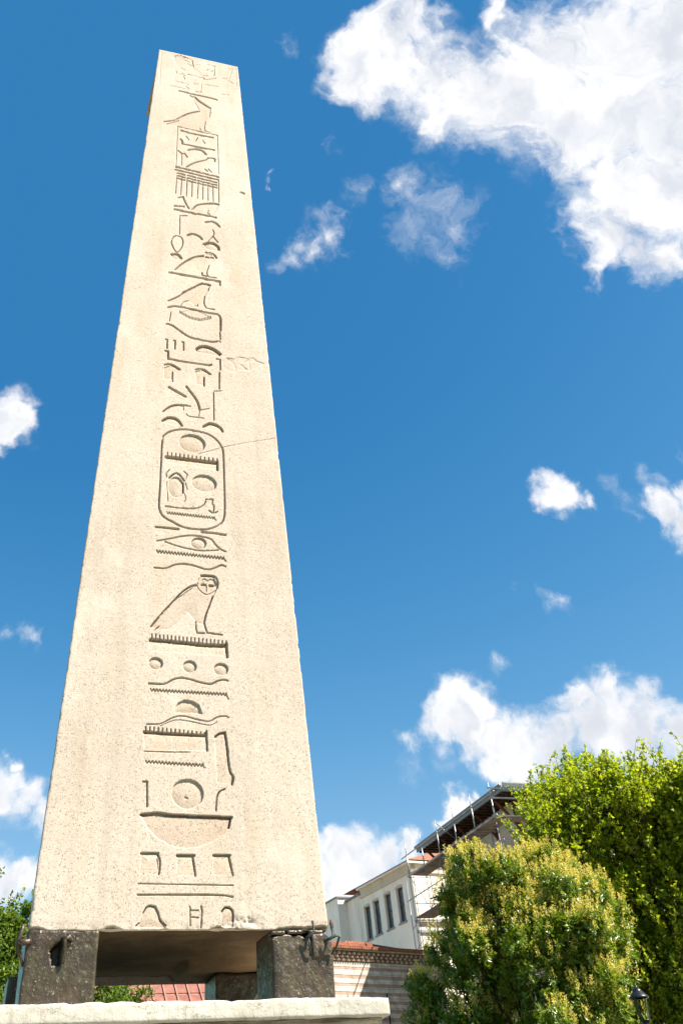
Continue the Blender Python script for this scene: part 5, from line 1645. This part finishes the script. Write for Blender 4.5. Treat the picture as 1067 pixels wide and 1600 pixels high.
def broadleaf(name, label, base, lobes, nsprig, per, leaf, mat, seed, r0=.3, h0=3.0, droop=.9, sprig=.55, group=None, up=.45, shoots=0):
    rng = np.random.default_rng(seed)
    th = thing(name, label, 'tree', base, group)
    limbs(th, base, lobes, r0, h0, seed)
    p, u, r = sprig_points(lobes, nsprig, rng)
    ax = unit(u + np.array([0, 0, up]) + rng.normal(0, .35, (nsprig, 3)))
    sl_ = sprig * rng.uniform(.5, 1.2, nsprig)
    t = np.tile(np.linspace(0, 1, per), (nsprig, 1)) + rng.uniform(-.06, .06, (nsprig, per))
    pos = p[:, None] + ax[:, None] * (t * sl_[:, None])[..., None] + np.array([0, 0, -.25]) * (t ** 2 * sl_[:, None])[..., None]
    rad = rng.normal(size=(nsprig, per, 3))
    rad = unit(rad - (rad * ax[:, None]).sum(-1, keepdims=True) * ax[:, None])
    d = unit(rad + ax[:, None] * .5 + np.array([0, 0, -droop]) * rng.uniform(.2, 1.2, (nsprig, per, 1)))
    side = unit(np.cross(d, rng.normal(0, .5, (nsprig, per, 3)) + np.array([0, 0, 1.0])))
    d, side, pos = d.reshape(-1, 3), side.reshape(-1, 3), (pos + rad * .03).reshape(-1, 3)
    nl = len(pos)
    ln = leaf * rng.uniform(.65, 1.25, nl)
    tone = np.repeat(rng.random(nsprig) * .6, per) + rng.random(nl) * .4
    wd = ln * rng.uniform(.62, .85, nl)
    if shoots:                                             # long young shoots feather the outline
        q, v, _ = sprig_points(lobes, shoots, rng, .8)
        sx_ = unit(v * .7 + np.array([0, 0, .75]) + rng.normal(0, .3, (shoots, 3)))
        sl2 = rng.uniform(.6, 1.7, shoots)
        pl = 34
        t = rng.random((shoots, pl))
        bend = unit(rng.normal(size=(shoots, 3)))
        sp = q[:, None] + sx_[:, None] * (t * sl2[:, None])[..., None] + bend[:, None] * (t ** 2 * sl2[:, None] * .18)[..., None]
        rad = unit(rng.normal(size=(shoots, pl, 3)))
        sp = sp + rad * (.13 * (1.15 - t) * rng.random((shoots, pl)))[..., None]
        d2 = unit(rad + sx_[:, None] * .3 + np.array([0, 0, -droop]))
        s2 = unit(np.cross(d2, rng.normal(0, .5, (shoots, pl, 3)) + np.array([0, 0, 1.0])))
        l2 = leaf * rng.uniform(.55, 1.1, shoots * pl)
        pos = np.r_[pos, sp.reshape(-1, 3)]; d = np.r_[d, d2.reshape(-1, 3)]; side = np.r_[side, s2.reshape(-1, 3)]
        ln = np.r_[ln, l2]; wd = np.r_[wd, l2 * .72]
        tone = np.r_[tone, np.repeat(.25 + rng.random(shoots) * .45, pl) + rng.random(shoots * pl) * .3]
        m = MB()
        for a_, b_, l_, k_ in zip(q, sx_, sl2, bend):
            m.tube([a_ - b_ * .5, a_ + b_ * l_ * .5 + k_ * l_ * .045, a_ + b_ * l_ * .95 + k_ * l_ * .16], [.016, .01, .004], 4)
        tag(m.build('twigs', BARK, th), kind='stuff')
    link('crown', leaf_mesh('crown', pos, d, side, ln, wd, tone), mat, th)
    return th


BIG = [(22.20,27.59,11.63,0.82),(24.34,28.26,12.98,1.11),(23.45,24.55,11.71,1.11),(26.44,26.73,11.79,1.14),(26.05,23.45,11.94,0.91),(26.76,23.50,11.17,1.24),(27.03,25.58,10.37,1.45),(24.27,25.39,10.06,1.44),(23.28,26.85,10.72,1.42),(21.11,25.75,10.10,0.96),(23.78,27.59,8.59,1.53),(24.83,25.68,8.24,1.45),(25.55,23.96,7.91,1.28),(23.95,27.66,6.79,1.44),(23.93,25.06,6.04,1.33),(25.57,24.65,5.96,1.37),(21.04,26.13,6.78,1.33),(23.01,26.25,4.80,1.38),(23.76,24.64,4.12,1.28),(27.02,22.34,8.98,1.63),(27.61,24.67,6.49,1.56),(21.22,26.78,4.89,1.24),(22.60,25.20,11.15,0.98),(25.00,24.60,11.20,1.06),(22.65,25.40,8.80,0.94),(25.90,24.60,9.10,1.14),(21.75,27.30,12.05,0.80),(21.20,26.60,11.00,0.80),(20.90,26.30,10.20,0.90)]
YEL = [(17.69,20.12,6.88,0.60),(18.07,20.71,6.08,0.66),(17.22,19.72,4.97,0.54),(17.96,20.77,7.70,0.61),(14.85,21.90,8.45,0.41),(14.35,22.90,8.00,0.41),(18.75,22.00,7.85,0.72),(18.90,21.60,7.10,0.77),(15.46,22.52,8.29,0.90),(17.52,23.18,8.56,0.92),(18.51,22.51,7.90,0.84),(15.08,23.70,7.58,0.67),(15.88,22.49,7.19,1.14),(16.84,20.96,6.86,1.00),(17.35,20.21,6.49,0.67),(14.74,24.74,6.73,0.66),(14.73,22.88,6.12,1.04),(15.76,21.00,5.69,1.10),(17.82,21.67,5.51,0.81),(13.25,24.51,5.47,0.59),(13.87,23.65,4.97,0.87),(15.99,23.80,4.79,1.07),(15.97,20.60,4.31,0.95),(17.92,21.24,4.63,0.57),(14.07,23.01,3.45,1.06),(15.40,21.01,3.27,1.05),(13.10,24.11,3.70,0.85)]
LEFT = [(-0.94,22.50,6.73,0.81),(-0.45,21.70,6.96,0.39),(-0.64,20.71,5.55,0.74),(0.03,22.41,5.84,0.52),(-0.37,21.45,7.44,0.18),(-1.93,21.50,6.86,1.06),(-1.80,22.22,5.57,1.19),(-0.06,20.34,4.78,0.79),(-0.85,22.40,4.39,1.15)]
BUSH = [(1.08,13.39,4.62,0.25),(1.50,13.42,4.59,0.20),(1.78,12.89,4.52,0.12),(0.64,13.55,4.54,0.28),(1.19,12.98,4.27,0.36)]

LM_BIG = leaf_mat('bright_green_leaf', [(.0, (.075, .125, .009)), (.45, (.19, .245, .014)), (.86, (.34, .365, .026)), (.97, (.34, .30, .035)), (1, (.34, .16, .04))], (2.0, 2.0, .8), .5, .3, .45)
LM_YEL = leaf_mat('glossy_dark_leaf', [(.0, (.065, .11, .010)), (.6, (.13, .19, .014)), (1, (.22, .26, .02))], (1.7, 1.8, .7), .32, .5, .32)
LM_FLO = leaf_mat('pale_yellow_blossom', [(.0, (.50, .46, .07)), (.5, (.68, .58, .14)), (1, (.80, .66, .24))], (1.2, 1.15, .8), .8, .1, .35)
LM_LEFT = leaf_mat('mid_green_leaf', [(.0, (.05, .09, .012)), (.6, (.10, .155, .016)), (.93, (.16, .2, .02)), (1, (.5, .4, .03))], (1.7, 1.8, .8), .45, .4, .35)

broadleaf('leafy_tree', 'tall bright green broadleaf tree at the right edge, behind the blossoming one', (24.6, 25.6, 0), BIG, 6600, 10, .19, LM_BIG, 3, .2, 3.2, .45, .75, shoots=1500)
broadleaf('leafy_tree', 'dark green tree at the left edge beside the obelisk foot', (-1.0, 22.0, 0), LEFT, 2600, 9, .13, LM_LEFT, 5, .18, 2.4, .8, .4, shoots=120)
broadleaf('leafy_bush', 'small green bush top seen under the obelisk before the red roof', (1.1, 13.3, 0), BUSH, 420, 8, .075, LM_LEFT, 6, .05, 2.6, .6, .2)


def blossom_tree():
    rng = np.random.default_rng(8)
    base = (16.0, 22.4, 0)
    th = thing('blossoming_tree', 'rounded dark leaved tree covered in pale yellow blossom spikes', 'tree', base)
    limbs(th, base, YEL, .13, 2.2, 9)
    ns, per = 9500, 9
    p, u, r = sprig_points(YEL, ns, rng, .35, .9, 7, 1.12)
    ax = unit(u * .8 + np.array([0, 0, .55]) + rng.normal(0, .3, (ns, 3)))
    sl_ = rng.uniform(.12, .28, ns)
    t = np.tile(np.linspace(.1, 1, per), (ns, 1))
    pos = p[:, None] + ax[:, None] * (t * sl_[:, None])[..., None]
    rad = rng.normal(size=(ns, per, 3))
    rad = unit(rad - (rad * ax[:, None]).sum(-1, keepdims=True) * ax[:, None])
    d = unit(rad + ax[:, None] * rng.uniform(-.1, .9, (ns, per, 1)) + np.array([0, 0, -.25]))
    side = unit(np.cross(d, ax[:, None] + rng.normal(0, .3, (ns, per, 3))))
    d, side, pos = d.reshape(-1, 3), side.reshape(-1, 3), pos.reshape(-1, 3)
    nl = len(pos)
    ln = .19 * rng.uniform(.6, 1.2, nl)
    link('crown', leaf_mesh('crown', pos, d, side, ln, ln * rng.uniform(.32, .48, nl), np.repeat(rng.random(ns) * .6, per) + rng.random(nl) * .4, .3, .2), LM_YEL, th)
    # upright blossom spikes on the outer, sunny twigs
    tip = p + ax * sl_[:, None]
    sunny = u @ np.array([.35, -.45, .82]) + 1.1 * fnoise(tip * .8, 55, 3) + .11 * (tip[:, 2] - 6.6)
    ok = np.where((r > .78) & (sunny > .26) & (rng.random(ns) < .9))[0]
    few = np.where((r > .85) & (sunny > -.3) & (rng.random(ns) < .12))[0]
    sel = np.unique(np.r_[ok, few])
    q = 44
    h = rng.uniform(.2, .40, len(sel))
    fx = unit(ax[sel] * .5 + np.array([0, 0, 1.0]) + rng.normal(0, .15, (len(sel), 3)))
    tt = rng.random((len(sel), q)) ** .9
    rad = rng.normal(size=(len(sel), q, 3))
    rad = unit(rad - (rad * fx[:, None]).sum(-1, keepdims=True) * fx[:, None])
    wid = .135 * (1 - tt) + .015
    pos = tip[sel][:, None] + fx[:, None] * (tt * h[:, None])[..., None] + rad * (wid * rng.random((len(sel), q)))[..., None]
    d = unit(rad * .8 + fx[:, None] * .9)
    side = unit(np.cross(d, rng.normal(size=d.shape)))
    d, side, pos = d.reshape(-1, 3), side.reshape(-1, 3), pos.reshape(-1, 3)
    ln = .05 * rng.uniform(.7, 1.3, len(pos))
    o = link('blossom', leaf_mesh('blossom', pos, d, side, ln, ln * .55, np.repeat(rng.random(len(sel)) * .7, q) + rng.random(len(pos)) * .3, .1, 0), LM_FLO, th)
    tag(o, kind='stuff')


blossom_tree()
